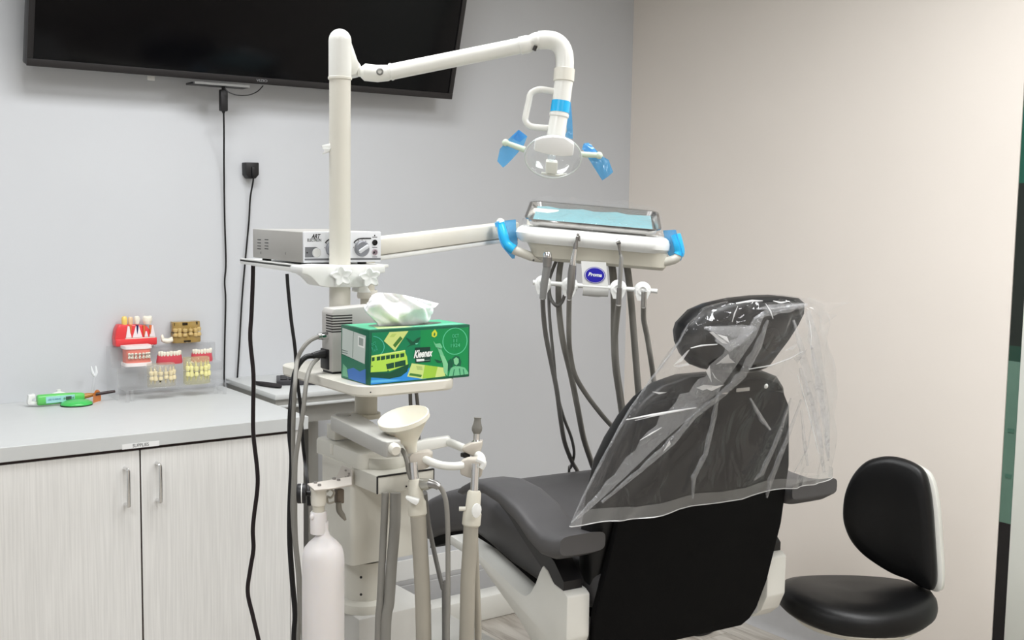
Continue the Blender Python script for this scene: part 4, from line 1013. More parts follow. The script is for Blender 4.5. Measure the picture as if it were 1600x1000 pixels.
# swing arm lying on the lid, with its pivot block
zA = on(540, 648, 1, LC.y+0.09).z
A0 = on(541, 649, 2, zA); A1 = on(612, 688, 2, zA)
aw = (A1-A0).normalized(); an = Z.cross(aw)
sa = thing('swing_arm', 'grey-white swing arm pivoted under the tray post and pointing at the funnel', 'arm', (A0.x, A0.y, lz1))
ln = (A1-A0).length
poly = []
for q in range(9): a = PI/2+PI*q/8; poly.append(A0+aw*math.cos(a)*0.030+an*math.sin(a)*0.030)
poly += [A0+aw*(ln)-an*0.017, A0+aw*(ln+0.01)-an*0.012, A0+aw*(ln+0.01)+an*0.012, A0+aw*ln+an*0.017]
poly = [V((p.x, p.y, zA)) for p in poly]
MB().prism(poly, Z*-0.028, bevel=0.003).build('arm_beam', GREYMETAL, sa)
MB().lathe([(0.0145, 0), (0.0145, 0.002), (0.012, 0.003)], V((A0.x-0.004, A0.y+0.004, zA)), n=24).build('pivot_cap', mat('grey cap', (150, 149, 144), 0.45), sa)
MB().span((on(523, 690, 2, lz1).x, on(523, 690, 2, lz1).y, lz1+0.0012), (on(584, 690, 1, on(523, 690, 2, lz1).y).x, on(523, 690, 2, lz1).y+0.035, zA-0.0275), bevel=0.002).build('pivot_block', ID2, sa)
MB().tube([A0+aw*(ln+0.006)-Z*0.012, A0+aw*(ln+0.018)-Z*0.013, A0+aw*(ln+0.023)-Z*0.014], [0.0105, 0.0105, 0.008], n=16, smooth=False).build('end_cap', IVORY, sa)

# ================================================================== instrument holder arm with the funnel, suction and saliva valves
ha_ = thing('holder_arm', 'white jointed holder arm with grey clamps beside the funnel', 'arm', at(640, 705, 2.1))
D2 = 2.12
g = lambda px, py, d=0.0: at(px, py, D2+d)
MB().prism([g(640, 693, 0.05), g(662, 687, 0.06), g(700, 682, 0.08), g(703, 686, 0.08), g(703, 697, 0.08), g(660, 707, 0.06), g(640, 710, 0.05)], CF_*0.03, bevel=0.003).build('rear_beam', WHITE_G, ha_)
MB().tube([g(699, 690, 0.09), g(712, 695, 0.06), g(726, 701, 0.03), g(744, 709, 0.0), g(752, 716, -0.03), g(751, 726, -0.05), g(742, 731, -0.06)], 0.0078, n=14).build('rear_tube', WHITE_G, ha_)
MB().tube([g(660, 716, -0.06), g(674, 722, -0.07), g(690, 727, -0.075), g(708, 728.5, -0.075), g(724, 727, -0.07)], 0.0072, n=14).build('front_tube', WHITE_G, ha_)
MB().prism([g(637, 714, -0.08), g(646, 708, -0.08), g(668, 704, -0.06), g(675, 709, -0.06), g(673, 728, -0.06), g(664, 734, -0.07), g(643, 736, -0.08), g(637, 728, -0.08)], CF_*0.035, bevel=0.004).build('left_clamp', GREYPL, ha_)
MB().prism([g(722, 700, -0.012), g(736, 693, -0.012), g(754, 690, -0.012), g(753, 699, -0.012), g(750, 709, -0.012), g(739, 713, -0.012), g(722, 705, -0.012)], CF_*0.045, bevel=0.003).build('upper_clamp', GREYPL, ha_)
MB().prism([g(719, 722, -0.075), g(730, 717, -0.075), g(752, 716, -0.075), g(757, 721, -0.075), g(752, 746, -0.075), g(736, 748, -0.075), g(719, 742, -0.075)], CF_*0.034, bevel=0.004).build('lower_clamp', GREYPL, ha_)
MB().tube([g(745, 717, -0.095), g(756, 723, -0.095), g(752, 732, -0.095)], 0.005, n=8).build('clamp_lip', WHITE, ha_)
MB().box(g(727, 711, 0.0), (0.014, 0.014, 0.008), bevel=0.002).build('clamp_screw', BLACKPL, ha_)
sv = thing('saliva_tip', 'small grey rubber tip in a chrome collar standing in the upper clamp', 'instrument', g(744, 692, 0.02))
av = (g(746, 660, 0.02)-g(744, 692, 0.02)).normalized()
MB().lathe([(0.011, -0.004), (0.011, 0.002), (0.0065, 0.004), (0.0062, 0.018)], g(744, 691, 0.015), av, n=18).build('chrome_collar', CHROME, sv)
MB().lathe([(0.0065, 0.016), (0.0095, 0.022), (0.0098, 0.027), (0.0072, 0.036), (0.0062, 0.042), (0.0070, 0.046), (0.004, 0.046)], g(744, 691, 0.015), av, n=18).build('rubber_tip', mat('grey rubber', (120, 118, 112), 0.6), sv)
# funnel
fb = at(643, 702, 2.055); ft = at(632, 650, 2.055)
fa = (ft-fb).normalized(); fa = (fa*1.0-CF_*0.33).normalized(); FL = (ft-fb).length*1.02
FR = 40.5/1792*2.055
FM = mat('cream plastic', (234, 231, 217), 0.4, var=0.015, sss=0.1)
fu = thing('funnel', 'cream plastic cuspidor funnel standing in the holder under the tissue tray', 'funnel', fb)
MB().lathe([(0.0095, -0.004), (0.011, 0.004), (0.013, 0.012), (FR*0.95, FL-0.006), (FR, FL-0.005), (FR, FL+0.003), (FR*0.965, FL+0.004), (FR*0.91, FL-0.002), (0.011, 0.014), (0.006, 0.008)], fb, fa, n=48).build('cone', FM, fu)
MB().lathe([(0.0072, -0.02), (0.0085, -0.012), (0.0085, -0.003)], fb, fa, n=18).build('spout', WHITE, fu)
# small grey feed hose hooked behind the funnel
MB().tube([g(628, 703, -0.07), g(632, 710, -0.085), g(636, 722, -0.09), g(638, 735, -0.09), g(642, 748, -0.09)], 0.0042, n=8).build('drain_hose', HOSE, fu)
# suction valves with their hoses
def valve(name, label, tops, hose, r, dd):
    t = thing(name, label, 'suction valve', at(*tops[0], D2+dd))
    q = [at(px, py, D2+dd) for px, py in tops]
    MB().tube([q[0], q[1]], 0.0072, n=18, smooth=False).build('chrome_tube', CHROME, t)
    L = (q[2]-q[1]).length; a = q[2]-q[1]
    MB().lathe([(0.010, -0.004), (0.0125, 0.0), (0.0135, L*0.5), (0.0165, L*0.62), (0.0165, L*0.95), (0.014, L)], q[1], a, n=24).build('valve_body', IVORY_D, t)
    MB().tube([at(px, py, D2+dd+k*0.0) for k, (px, py) in enumerate(hose)], r, n=16, k=6).build('hose', HOSE_L, t)
    return t, q
t1, q1 = valve('suction_valve', 'beige suction valve with chrome tube hanging below the funnel clamp', [(646, 722), (648, 752), (653, 806)],
               [(653, 803), (656, 850), (659, 900), (661, 950), (662, 1000), (662, 1060), (660, 1300)], 0.0140, -0.09)
MB().prism([at(633, 776, 1.995), at(655, 781, 1.995), at(654, 786, 1.995), at(650, 790, 1.995), at(642, 786, 1.995), at(634, 780, 1.995)], CF_*0.02, bevel=0.002).build('lever', WHITE, t1)
t2, q2 = valve('suction_valve', 'beige suction valve with chrome tube hanging from the right clamp', [(743, 724), (741, 770), (736, 822)],
               [(736, 820), (734, 860), (731, 910), (730, 960), (729, 1000), (728, 1060), (726, 1300)], 0.0135, -0.085)
MB().lathe([(0.005, 0), (0.0085, 0.003), (0.0085, 0.007), (0.003, 0.009)], at(743, 797, 2.012), (-CF_+CR_*0.4), n=14, sx=1.5, xdir=(0.2, 0, 1)).build('lever', WHITE, t2)
MB().lathe([(0.004, 0), (0.004, 0.012)], at(728, 795, 2.03), -CR_, n=12).build('lever_pin', IVORY, t2)
# quick coupling and its hose on the junction box
qc = thing('coupling_hose', 'grey hose with a dark metal coupling plugged into the junction box', 'hose', at(672, 755, 2.03))
MB().tube([at(655, 755, 2.03), at(664, 757, 2.025), at(672, 756, 2.02)], [0.009, 0.011, 0.009], n=14, smooth=False).build('socket_body', mat('pale metal', (170, 168, 160), 0.35, metal=0.6), qc)
MB().tube([at(671, 755, 2.02), at(680, 757, 2.015), at(686, 761, 2.015)], [0.0085, 0.0075, 0.006], n=14, smooth=False).build('coupling', DSTEEL, qc)
MB().tube([at(684, 759, 2.015), at(691, 766, 2.02), at(697, 785, 2.02), at(699.5, 820, 2.02), at(700, 880, 2.02), at(700, 950, 2.02), at(699, 1010, 2.02), at(699, 1300, 2.02)], 0.0045, n=10).build('hose', HOSE, qc)
th_ = thing('thin_hose', 'thin dark grey hose looping down from the junction box before the chair', 'hose', at(660, 790, 2.2))
MB().tube([at(664, 770, 2.1), at(666, 790, 2.15), at(670, 820, 2.2), at(678, 860, 2.22), at(687, 900, 2.22), at(692, 920, 2.22), at(694, 940, 2.22), at(695, 1300, 2.22)], 0.0046, n=10).build('hose', HOSE_D, th_)
# hoses dropping from the junction box
for i, (p, r, mm, lb_) in enumerate((
    ([(602, 770), (600, 820), (597, 880), (594, 940), (591, 1000), (590, 1300)], 0.0066, HOSE, 'thin grey hose, left of the pair dropping from the junction box'),
    ([(618, 770), (617, 820), (612, 880), (608, 940), (602, 1000), (600, 1300)], 0.0100, HOSE, 'thick grey hose, right of the pair dropping from the junction box'))):
    tag(MB().tube([at(px, py, 2.10) for px, py in p], r, n=14).build('drop_hose', mm), lb_, 'hose', 'hoses under the junction box')
h3 = MB().tube([at(741, 812, 2.06), at(742, 850, 2.07), at(744, 900, 2.08), at(746, 950, 2.08), at(747, 1010, 2.08), at(747, 1300, 2.08)], 0.0065, n=12).build('saliva_hose', HOSE_L)
tag(h3, 'slim beige hose running close behind the right suction hose', 'hose')
# two small steel hoses seen between tray and funnel
tag(MB().tube([at(641, 612, 2.24), at(642, 640, 2.24), at(646, 680, 2.24), at(652, 720, 2.24), at(655, 752, 2.20)], 0.0037, n=8).build('tray_hose', HOSE_D), 'thin dark hose under the tray behind the funnel, left one', 'hose', 'hoses behind the funnel')
tag(MB().tube([at(650, 610, 2.24), at(653, 640, 2.24), at(654.5, 690, 2.24), at(656, 720, 2.24), at(657, 752, 2.20)], 0.0037, n=8).build('tray_hose', HOSE_D), 'thin dark hose under the tray behind the funnel, right one', 'hose', 'hoses behind the funnel')

# ================================================================== water bottle hung on its bracket
bt = thing('water_bottle', 'white water bottle hanging from a steel bracket beside the cabinet', 'bottle', at(505, 1000, 2.02))
BD = 2.02
bo = at(505, 800, BD)
bx, by = bo.x, bo.y
bz = lambda py: on(503, py, 1, by).z
br = 33/1792*BD
BOT = mat('milky white polyethylene', (232, 228, 227), 0.38, var=0.012, sss=0.25)
zb_ = bz(1000)-0.12
MB().lathe([(br*0.9, zb_), (br, zb_+0.008), (br, bz(880)), (br*0.985, bz(868)), (br*0.9, bz(856)), (br*0.70, bz(848)), (br*0.46, bz(841)), (br*0.32, bz(836)), (br*0.25, bz(828)), (br*0.25, bz(815))], (bx, by, 0), n=40).build('bottle_body', BOT, bt)
MB().lathe([(0.0145, bz(833)), (0.0147, bz(829)), (0.0145, bz(801)), (0.013, bz(799))], (bx-0.007, by+0.004, 0), n=24).build('cap', BOT, bt)
MB().lathe([(0.0105, bz(802)), (0.0105, bz(788))], (bx-0.007, by+0.004, 0), n=20).build('neck', IVORY_D, bt)
MB().lathe([(0.0125, bz(789)), (0.0135, bz(785)), (0.0135, bz(767)), (0.0145, bz(765)), (0.0145, bz(762))], (bx-0.007, by+0.004, 0), n=24).build('receiver', IVORY, bt)
MB().ball((bx-0.007-0.0145, by, bz(805)), 0.004, sz=(1, 1, 1.5)).build('cap_tab', BOT, bt)
zp_ = bz(758)
pl_ = [on(480, 755.5, 2, zp_), on(549, 744, 2, zp_), on(550, 757, 2, zp_), on(512, 763, 2, zp_), on(491, 765, 2, zp_)]
MB().prism(pl_, Z*-0.003, bevel=0.0008, seg=1).build('bracket_plate', mat('beige bracket steel', (198, 192, 184), 0.4, metal=0.2), bt)
MB().prism([on(534, 727, 0, cx0-0.002), on(550, 735, 0, cx0-0.002), on(550, 757, 0, cx0-0.002), on(522, 760, 0, cx0-0.002), on(524, 748, 0, cx0-0.002)], X*0.0025, bevel=0.0006, seg=1).build('bracket_flange', mat('beige bracket steel', (198, 192, 184), 0.4, metal=0.2), bt)
for px, py in ((493, 755), (499, 759), (522, 749), (529, 751)): MB().cyl(on(px, py, 2, zp_), on(px, py, 2, zp_)+Z*0.003, 0.0032, 10).build('bracket_bolt', DSTEEL, bt)
for px, py in ((540, 735), (545, 740), (540, 746), (544, 744)): MB().cyl(on(px, py, 0, cx0-0.0015), on(px, py, 0, cx0-0.004), 0.002, 8).build('flange_bolt', DSTEEL, bt)
kc = at(472, 771, BD+0.01)
kax = (CR_*-1.0-CF_*0.12).normalized()
MB().lathe([(0.0045, -0.013), (0.0045, 0.0), (0.0165, 0.001), (0.0175, 0.003), (0.0175, 0.015), (0.016, 0.017)], kc-kax*0.008, kax, n=28).build('knob', BLACKPL, bt)
MB().lathe([(0.0178, 0.0075), (0.0178, 0.009)], kc-kax*0.008, kax, n=28).build('knob_line', WHITE, bt)
vv = at(530, 775, BD+0.04)
MB().box(vv, (0.014, 0.014, 0.026), bevel=0.002).build('valve', mat('brown grey valve', (110, 100, 88), 0.5), bt)
MB().tube([at(529, 785, BD+0.03), at(530, 797, BD+0.03), at(535, 805, BD+0.03), at(540, 813, BD+0.03)], [0.005, 0.0055, 0.005, 0.0018], n=10).build('grey_nozzle', mat('grey nozzle', (120, 116, 106), 0.5), bt)
MB().tube([at(511, 768, BD+0.03), at(516, 764, BD+0.02), at(522, 770, BD+0.02), at(517, 778, BD+0.02), at(511, 776, BD+0.03), at(513, 786, BD+0.03), at(522, 784, BD+0.03)], 0.002, n=8).build('coil_tube', mat('clear grey tube', (176, 172, 160), 0.3), bt)

# ================================================================== cords hanging in front of the cabinet
def cord(name, label, pts, r, mm, dd, cat='cable', group=None):
    o = MB().tube([at(p[0], p[1], p[2] if len(p) > 2 else dd) for p in pts], r, n=9).build(name, mm)
    return tag(o, label, cat, group)
cord('black_cable', 'thick black cable wandering down in front of the right cabinet door', [(395.5, 414), (395, 440), (393, 490), (391, 530), (396, 585), (395.5, 640), (396, 680), (402, 735), (402, 765), (397, 805), (395, 830), (396, 858), (391, 890), (387, 925), (395, 962), (404, 1000), (412, 1040), (416, 1200)], 0.0049, mat('maroon black cable', (24, 12, 16), 0.4), 2.62)
cord('power_cable', 'thin black cord dropping from the middle of the clamp shelf', [(448.5, 428), (450, 450), (455, 500), (461, 545), (464, 590), (470, 640), (473, 690), (477, 725), (480, 752, 2.10), (483, 790, 2.06)], 0.0036, BLACKGL, 2.30)
pcd = thing('mains_cable', 'black mains cable with a moulded plug in the grey power box', 'cable', at(495, 556, 2.2))
PDp = PW
pj = lambda px, py, dy=0.03: on(px, py, 1, PW+dy)
MB().tube([pj(512, 553), pj(502, 553.5), pj(497, 554), pj(488, 556)], [0.010, 0.0085, 0.0075, 0.006], n=12, smooth=False).build('plug', BLACKPL, pcd)
MB().tube([pj(489, 556), pj(478, 558), pj(468, 568), pj(461, 582), pj(458, 600), at(454, 640, 2.2), at(453, 680, 2.2), at(456, 720, 2.2), at(453, 790, 2.2), at(453, 850, 2.2), at(457, 910, 2.2), at(461, 960, 2.2), at(459, 1010, 2.2), at(459, 1200, 2.2)], 0.0053, n=10).build('cord', BLACKGL, pcd)
gcd = thing('grey_cable', 'grey cable from the silver socket of the power box running down past the cabinet', 'cable', at(500, 526, 2.2))
MB().tube([pj(503, 525, 0.02), pj(497, 526, 0.02)], 0.0065, smooth=False, n=12).build('plug', CHROME, gcd)
MB().tube([pj(498, 526, 0.02), pj(485, 532, 0.02), pj(472, 546, 0.02), pj(464, 566, 0.02), at(461, 600, 2.16), at(459, 640, 2.16), at(458, 690, 2.16), at(459, 740, 2.16), at(457, 790, 2.16), at(460, 840, 2.16), at(466, 900, 2.16), at(468, 960, 2.16), at(466, 1010, 2.16), at(466, 1200, 2.16)], 0.0042, n=9).build('cord', HOSE, gcd)
cord('grey_hose', 'second grey hose crossing the mains cable beside the power box', [(497, 560, 2.25), (486, 572, 2.2), (479, 595, 2.15), (474, 640, 2.13), (468, 680, 2.13), (462, 720, 2.13), (461, 780, 2.13), (462, 840, 2.13), (467, 890, 2.13), (472, 950, 2.13), (474, 1010, 2.13), (475, 1200, 2.13)], 0.0043, HOSE, 2.13, 'hose')
# ================================================================== doctor's delivery unit
UD = 3.0
UO = at(925, 385, UD)
uy_ = V((CF_.x, CF_.y, 0)).normalized()
# turn slightly so its face looks at the viewer, right end a little lower
ub = math.radians(4.0)
uy_ = V((math.sin(YAW+math.atan(125/FPX)), math.cos(YAW+math.atan(125/FPX)), 0))
ux0 = V((uy_.y, -uy_.x, 0))
UX = (ux0*math.cos(ub)-Z*math.sin(ub)).normalized(); UY = uy_; UZ = UX.cross(UY).normalized()
if UZ.z < 0: UZ = -UZ
def U(u, w, v): return UO+UX*u+UY*w+UZ*v
def up(px, py, w=0.0): return on_plane(px, py, UO+UY*w, UY)
def uloc(p): d = p-UO; return d.dot(UX), d.dot(UY), d.dot(UZ)
du = thing('delivery_unit', 'white doctor delivery unit with blue wrapped handles and handpiece rail', 'dental unit', UO-Z*0.05)
def urect(u0, u1, w0, w1, r, v, n=7):
    return [U(*((p.x, p.y, v))) for p in rrect(u0, u1, w0, w1, r, 0, n)]
W0 = -0.155
# front edge sits nearest to the viewer; read outline on that plane
ul = uloc(up(808, 375, 0))[0]; ur = uloc(up(1042, 388, 0))[0]
v_mid = 0.002; v_bot = -0.042
MB().loft([urect(ul+0.065, ur-0.01, -0.115, 0.14, 0.03, v_bot), urect(ul+0.05, ur-0.004, -0.128, 0.15, 0.04, v_bot+0.008), urect(ul+0.03, ur-0.002, -0.135, 0.155, 0.05, v_mid)]).build('underbody', IVORY_D, du)
MB().loft([urect(ul+0.016, ur-0.006, -0.140, 0.16, 0.06, v_mid-0.002), urect(ul+0.004, ur+0.002, -0.150, 0.165, 0.065, v_mid+0.008), urect(ul, ur+0.002, -0.152, 0.165, 0.065, v_mid+0.022), urect(ul+0.004, ur-0.002, -0.148, 0.16, 0.062, v_mid+0.032), urect(ul+0.012, ur-0.010, -0.138, 0.15, 0.055, v_mid+0.038), urect(ul+0.03, ur-0.03, -0.118, 0.135, 0.045, v_mid+0.040)]).build('body_shell', WHITE, du)
# rear hump joining the arm
MB().loft([urect(ul+0.02, ul+0.12, 0.0, 0.15, 0.03, v_mid+0.04), urect(ul+0.02, ul+0.11, 0.01, 0.14, 0.03, v_mid+0.075), urect(ul+0.035, ul+0.10, 0.03, 0.13, 0.025, v_mid+0.085)]).build('rear_hump', IVORY, du)
def handle(pts, blue, film_pts, lab):
    P = [up(px, py, w) for px, py, w in pts]
    MB().tube(P, 0.0115, n=16, k=5).build('handle', IVORY, du)
    B = [up(px, py, w) for px, py, w in blue]
    MB().tube(B, 0.0128, n=16, k=5).build('blue_grip', BLUESOLID, du)
    for fpz in film_pts:
        tag(MB().grid([[up(*p) for p in row] for row in fpz], 0.0008, -UY).build('barrier_film', BLUEFILM, du), lab)
handle([(858, 404, -0.07), (835, 402, -0.09), (815, 395, -0.10), (800, 389, -0.105), (790, 380, -0.105), (785, 366, -0.105), (781, 352, -0.10), (783, 347, -0.09)],
       [(803, 390, -0.105), (791, 381, -0.105), (786, 366, -0.105), (781.5, 352, -0.10), (780.5, 347, -0.10)],
       [[[(775, 346, -0.115), (806, 343, -0.07)], [(779, 372, -0.118), (807, 366, -0.07)], [(785, 386, -0.118), (809, 380, -0.08)], [(800, 404, -0.10), (804, 404, -0.09)]]], 'blue film on left handle')
handle([(1000, 408, -0.07), (1020, 411, -0.09), (1040, 409, -0.10), (1056, 404, -0.105), (1062, 395, -0.105), (1060, 382, -0.105), (1057, 368, -0.10)],
       [(1060, 399, -0.106), (1062, 393, -0.105), (1060, 382, -0.105), (1056, 367, -0.10)],
       [[[(1036, 360, -0.07), (1056, 359, -0.115)], [(1040, 382, -0.07), (1062, 380, -0.118)], [(1044, 398, -0.09), (1067, 397, -0.118)], [(1052, 406, -0.10), (1064, 407, -0.112)]]], 'blue film on right handle')
# little toggles under the body
for p, q in (((829, 402), (834, 407)), ((1008, 412), (1003, 418))): MB().cyl(up(*p, -0.09), up(*q, -0.10), 0.003, 8).build('toggle', DSTEEL, du)
# centre plate with the maker's roundel
cp = MB()
prof = [(-0.060, 0), (-0.060, -0.038)]
pz = [(402, 0.0, 0.0), (440, 0.0, 0.0)]
l0 = up(908, 408, -0.140); r0 = up(947, 410, -0.140); l1 = up(911, 452, -0.140); r1 = up(951, 454, -0.140)
rings = []
for t in range(0, 11):
    s = t/10
    if s < 0.7: A = l0.lerp(l1, s/0.7); B = r0.lerp(r1, s/0.7); off = 0.0; off2 = 0
    else:
        a = (s-0.7)/0.3*PI*0.6; A = l1.copy(); B = r1.copy(); off = (1-math.cos(a))*0.018; off2 = -math.sin(a)*0.018
    A = A+UY*off+UZ*off2; B = B+UY*off+UZ*off2
    rings.append([A, B, B+UY*0.006, A+UY*0.006])
cp.loft(rings); cp.build('centre_plate', WHITE, du)
MB().box(up(930, 440, -0.10), (0.05, 0.06, 0.075), (UX, UY, UZ), bevel=0.012).build('plate_core', WHITE, du)
lc = up(929.5, 430, -0.1405)
pn = -UY
disc = lambda k, e, mm, nm: MB().prism([lc+pn*e+UX*math.cos(a)*0.0265*k+UZ*math.sin(a)*0.0205*k for a in [2*PI*q/40 for q in range(40)]], pn*0.0004).build(nm, mm, du)
NAVY = mat('royal blue print', (36, 30, 168), 0.35, var=0.02)
disc(1.0, 0.0002, NAVY, 'roundel_ring'); disc(0.94, 0.0005, WHITE, 'roundel_ring'); disc(0.89, 0.0008, NAVY, 'roundel')
text(du, 'brand_lettering', 'Proma', lc+pn*0.0014+UZ*0.001, UX, UZ, 0.0125, mat('white ink', (244, 248, 246), 0.4), width=0.034, shear=0.2, bold=0.03)
# rail and holders
ra = up(833, 441, -0.135); rb = up(1027, 455, -0.135)
MB().cyl(ra, rb, 0.0058, 14).build('rail', WHITE, du)
HOLD = [(848.5, 443.5), (890, 446.5), (966, 450.5), (1004, 453.5)]
for px, py in HOLD:
    c = up(px, py, -0.135)
    hd = MB()
    hd.lathe([(0.006, -0.012), (0.017, -0.011), (0.0215, -0.004), (0.0215, 0.004), (0.017, 0.010), (0.006, 0.012)], c, -UY, n=24)
    hd.loft([[c+UX*u*k+UY*w+UZ*v for u, w in ((-0.0175, -0.012), (0.0175, -0.012), (0.0175, 0.012), (-0.0175, 0.012))] for k, v in ((1.0, 0.0), (0.95, -0.012), (0.62, -0.026))])
    hd.build('holder', WHITE, du)
    MB().lathe([(0.0125, -0.002), (0.0125, 0.0005), (0.009, 0.001), (0.009, -0.004)], c-UY*0.0125, -UY, n=20).build('holder_ring', mat('soft white', (242, 243, 241), 0.35), du)
# arm from the pole group to the unit
arm = du
A0 = at(572, 389, 2.56); A1 = at(800, 360, 3.06)
av = (A1-A0).normalized(); aw_ = Z.cross(av).normalized(); au = av.cross(aw_)
if au.z < 0: au = -au
La = (A1-A0).length
MB().box((A0+A1)/2+au*0.004, (La, 0.05, 0.038), (av, aw_, au), bevel=0.005).build('arm_beam', IVORY, arm)
MB().box((A0+A1)/2-au*0.0215, (La, 0.040, 0.012), (av, aw_, au), bevel=0.003).build('arm_rail', WHITE, arm)
pvt = on(569, 455, 1, at(569, 455, 2.45).y)
MB().cyl(V((A0.x+0.004, A0.y, on(569, 480, 1, A0.y).z-0.16)), V((A0.x+0.004, A0.y, A0.z+0.02)), 0.016, 20).build('arm_post', IVORY_D, arm)
MB().lathe([(0.022, -0.006), (0.024, 0), (0.022, 0.012)], V((A0.x+0.004, A0.y, on(569, 462, 1, A0.y).z)), n=24).build('arm_collar', IVORY, arm)
# wrapped steel tray on the unit
tl = math.radians(11)
TY_ = (UY*math.cos(tl)+UZ*math.sin(tl)); TZ_ = (UZ*math.cos(tl)-UY*math.sin(tl))
TO = up(925, 360, -0.135)
def T(u, w, v): return TO+UX*u+TY_*w+TZ_*v
uL = uloc(up(824, 352, -0.135))[0]; uR = uloc(up(1032, 366, -0.135))[0]
def trc(u0, u1, w0, w1, r, v): return [T(p.x, p.y, v) for p in rrect(u0, u1, w0, w1, r, 0, 6)]
td = 0.235
st_ = MB().loft([trc(uL+0.008, uR-0.008, 0.004, td-0.004, 0.02, 0.0), trc(uL+0.001, uR-0.001, 0.0, td, 0.024, 0.013), trc(uL-0.005, uR+0.005, -0.006, td+0.006, 0.028, 0.014), trc(uL-0.006, uR+0.006, -0.007, td+0.007, 0.029, 0.0165), trc(uL+0.001, uR-0.001, 0.001, td-0.001, 0.023, 0.0160), trc(uL+0.009, uR-0.009, 0.006, td-0.006, 0.019, 0.002)])
stt = st_.build('steel_tray', mat('polished tray steel', (188, 186, 184), 0.2, metal=1.0, var=0.04), None)
tag(stt, 'shiny steel instrument tray tilted on top of the delivery unit', 'tray')
MB().prism([T(uL+0.03, 0.03, -0.001), T(uR-0.03, 0.03, -0.001), T(uR-0.03, td-0.03, -0.001), T(uL+0.03, td-0.03, -0.001)], -UZ*0.012).prism([T(uL+0.04, 0.12, -0.001), T(uR-0.04, 0.12, -0.001), T(uR-0.04, td-0.02, -0.001), T(uL+0.04, td-0.02, -0.001)], -UZ*0.045, bevel=0.003).build('tray_rest', IVORY, du)
ln_ = MB().grid([[T(uL+0.014+(uR-uL-0.028)*i/10, 0.012+(td-0.024)*j/6, 0.0045+0.0025*math.sin(2.1*i+j)*(1 if 0 < i < 10 else 0)) for i in range(11)] for j in range(7)], 0.0006, TZ_)
tag(ln_.build('tray_liner', mat('pale aqua paper', (116, 158, 164), 0.8, var=0.02), None), 'pale aqua paper liner lying inside the steel tray', 'paper liner')
wr = MB(); rows = []
n = 40; m_ = 12
for j in range(m_+1):
    row = []
    for i in range(n+1):
        s = i/n; t = j/m_
        e = 0.012*(abs(2*s-1)**6)
        z = 0.019+0.0035*math.sin(13*s+5*t)+0.0025*math.sin(31*s-8*t)+0.012*t**3+0.010*(s > 0.93)*math.sin(9*t)**2
        if t < 0.15: z -= (0.15-t)*0.14
        row.append(T(uL-0.012+(uR-uL+0.024)*s, -0.012+(td+0.03)*t, z-e))
    rows.append(row)
wr.grid(rows)
tag(wr.build('tray_wrap', film('tray wrap film', (236, 238, 240), clear=0.97, rough=0.05, milky=0.05, bump=0.6, bscale=26, blend=0.3, base=0.012), None, sharp=80), 'crinkled clear plastic wrap stretched over the steel tray', 'plastic wrap')

# handpieces in the rail, each with its hose
def hang(pts, r, mm, parent, name='hose', n=10):
    P = []
    for p in pts: P.append(at(p[0], p[1], p[2]))
    return MB().tube(P, r, n=n, k=6).build(name, mm, parent)
hw = -0.170
def hp_(name, label, segs, cat='handpiece'):
    t = thing(name, label, cat, up(*segs[0][1][0][:2], hw))
    for nm, pts, mm, n in segs:
        MB().tube([up(px, py, hw) for px, py, r in pts], [r*UD*0.96/1792 for px, py, r in pts], n=n, smooth=False).build(nm, mm, t)
    return t
h1_ = hp_('air_water_syringe', 'thick grey syringe handle with chrome end, leftmost in the rail', [
    ('body', [(855, 415, 6.5), (853, 428, 6.2), (850, 445, 6.0), (848, 467, 5.2)], mat('satin grey handle', (128, 128, 126), 0.4, metal=0.3), 16),
    ('collar', [(855.5, 402, 7.0), (855, 416, 7.0)], DSTEEL, 18), ('button_cap', [(855.5, 394, 5.0), (855.5, 397, 6.6), (855.5, 403, 6.8)], CHROME, 18)])
hang([(848, 466, 2.87), (849, 490, 2.9), (853, 525, 2.93), (862, 570, 2.97), (870, 610, 3.0), (876, 655, 3.05), (882, 690, 3.15), (893, 720, 3.3), (903, 738, 3.5), (920, 780, 3.7), (930, 900, 3.75)], 0.0062, HOSE_D, h1_)
h2_ = hp_('contra_angle_handpiece', 'long chrome contra-angle handpiece, second in the rail from the left', [
    ('motor', [(895, 414, 5.6), (893.5, 428, 6.8), (891.5, 452, 5.8), (890, 458, 5.0), (889.5, 468, 3.6)], DSTEEL, 18),
    ('shank', [(898.5, 388, 3.4), (897, 400, 4.2), (895.5, 408, 4.6), (895, 415, 5.6)], CHROME, 16),
    ('neck', [(903, 370, 3.2), (901, 376, 2.2), (899.5, 383, 3.6), (898.5, 389, 3.8)], DSTEEL, 14), ('head', [(901.5, 364.5, 3.4), (905.5, 366.5, 3.4)], CHROME, 14), ('bur', [(905, 368, 1.6), (905.5, 377, 1.6)], DSTEEL, 8)])
hang([(889.5, 467, 2.87), (889, 490, 2.9), (889, 525, 2.93), (891, 552, 2.97), (898, 585, 3.0), (915, 615, 3.05), (940, 648, 3.1), (964, 675, 3.15), (990, 708, 3.2), (1016, 738, 3.2), (1030, 752, 3.2)], 0.0066, HOSE, h2_)
h3_ = hp_('turbine_handpiece', 'slim chrome turbine handpiece, third in the rail from the left', [
    ('shank', [(969, 396, 2.0), (971, 402, 3.2), (970, 420, 3.6), (968, 452, 3.4)], mat('satin chrome', (170, 170, 168), 0.28, metal=0.9), 14),
    ('coupling', [(968, 450, 4.2), (966.5, 476, 4.2)], DSTEEL, 14), ('neck', [(967, 381, 3.0), (968, 390, 2.0), (969.5, 398, 2.4)], DSTEEL, 12), ('head', [(962.5, 379, 4.0), (969, 376.5, 4.4)], CHROME, 16)])
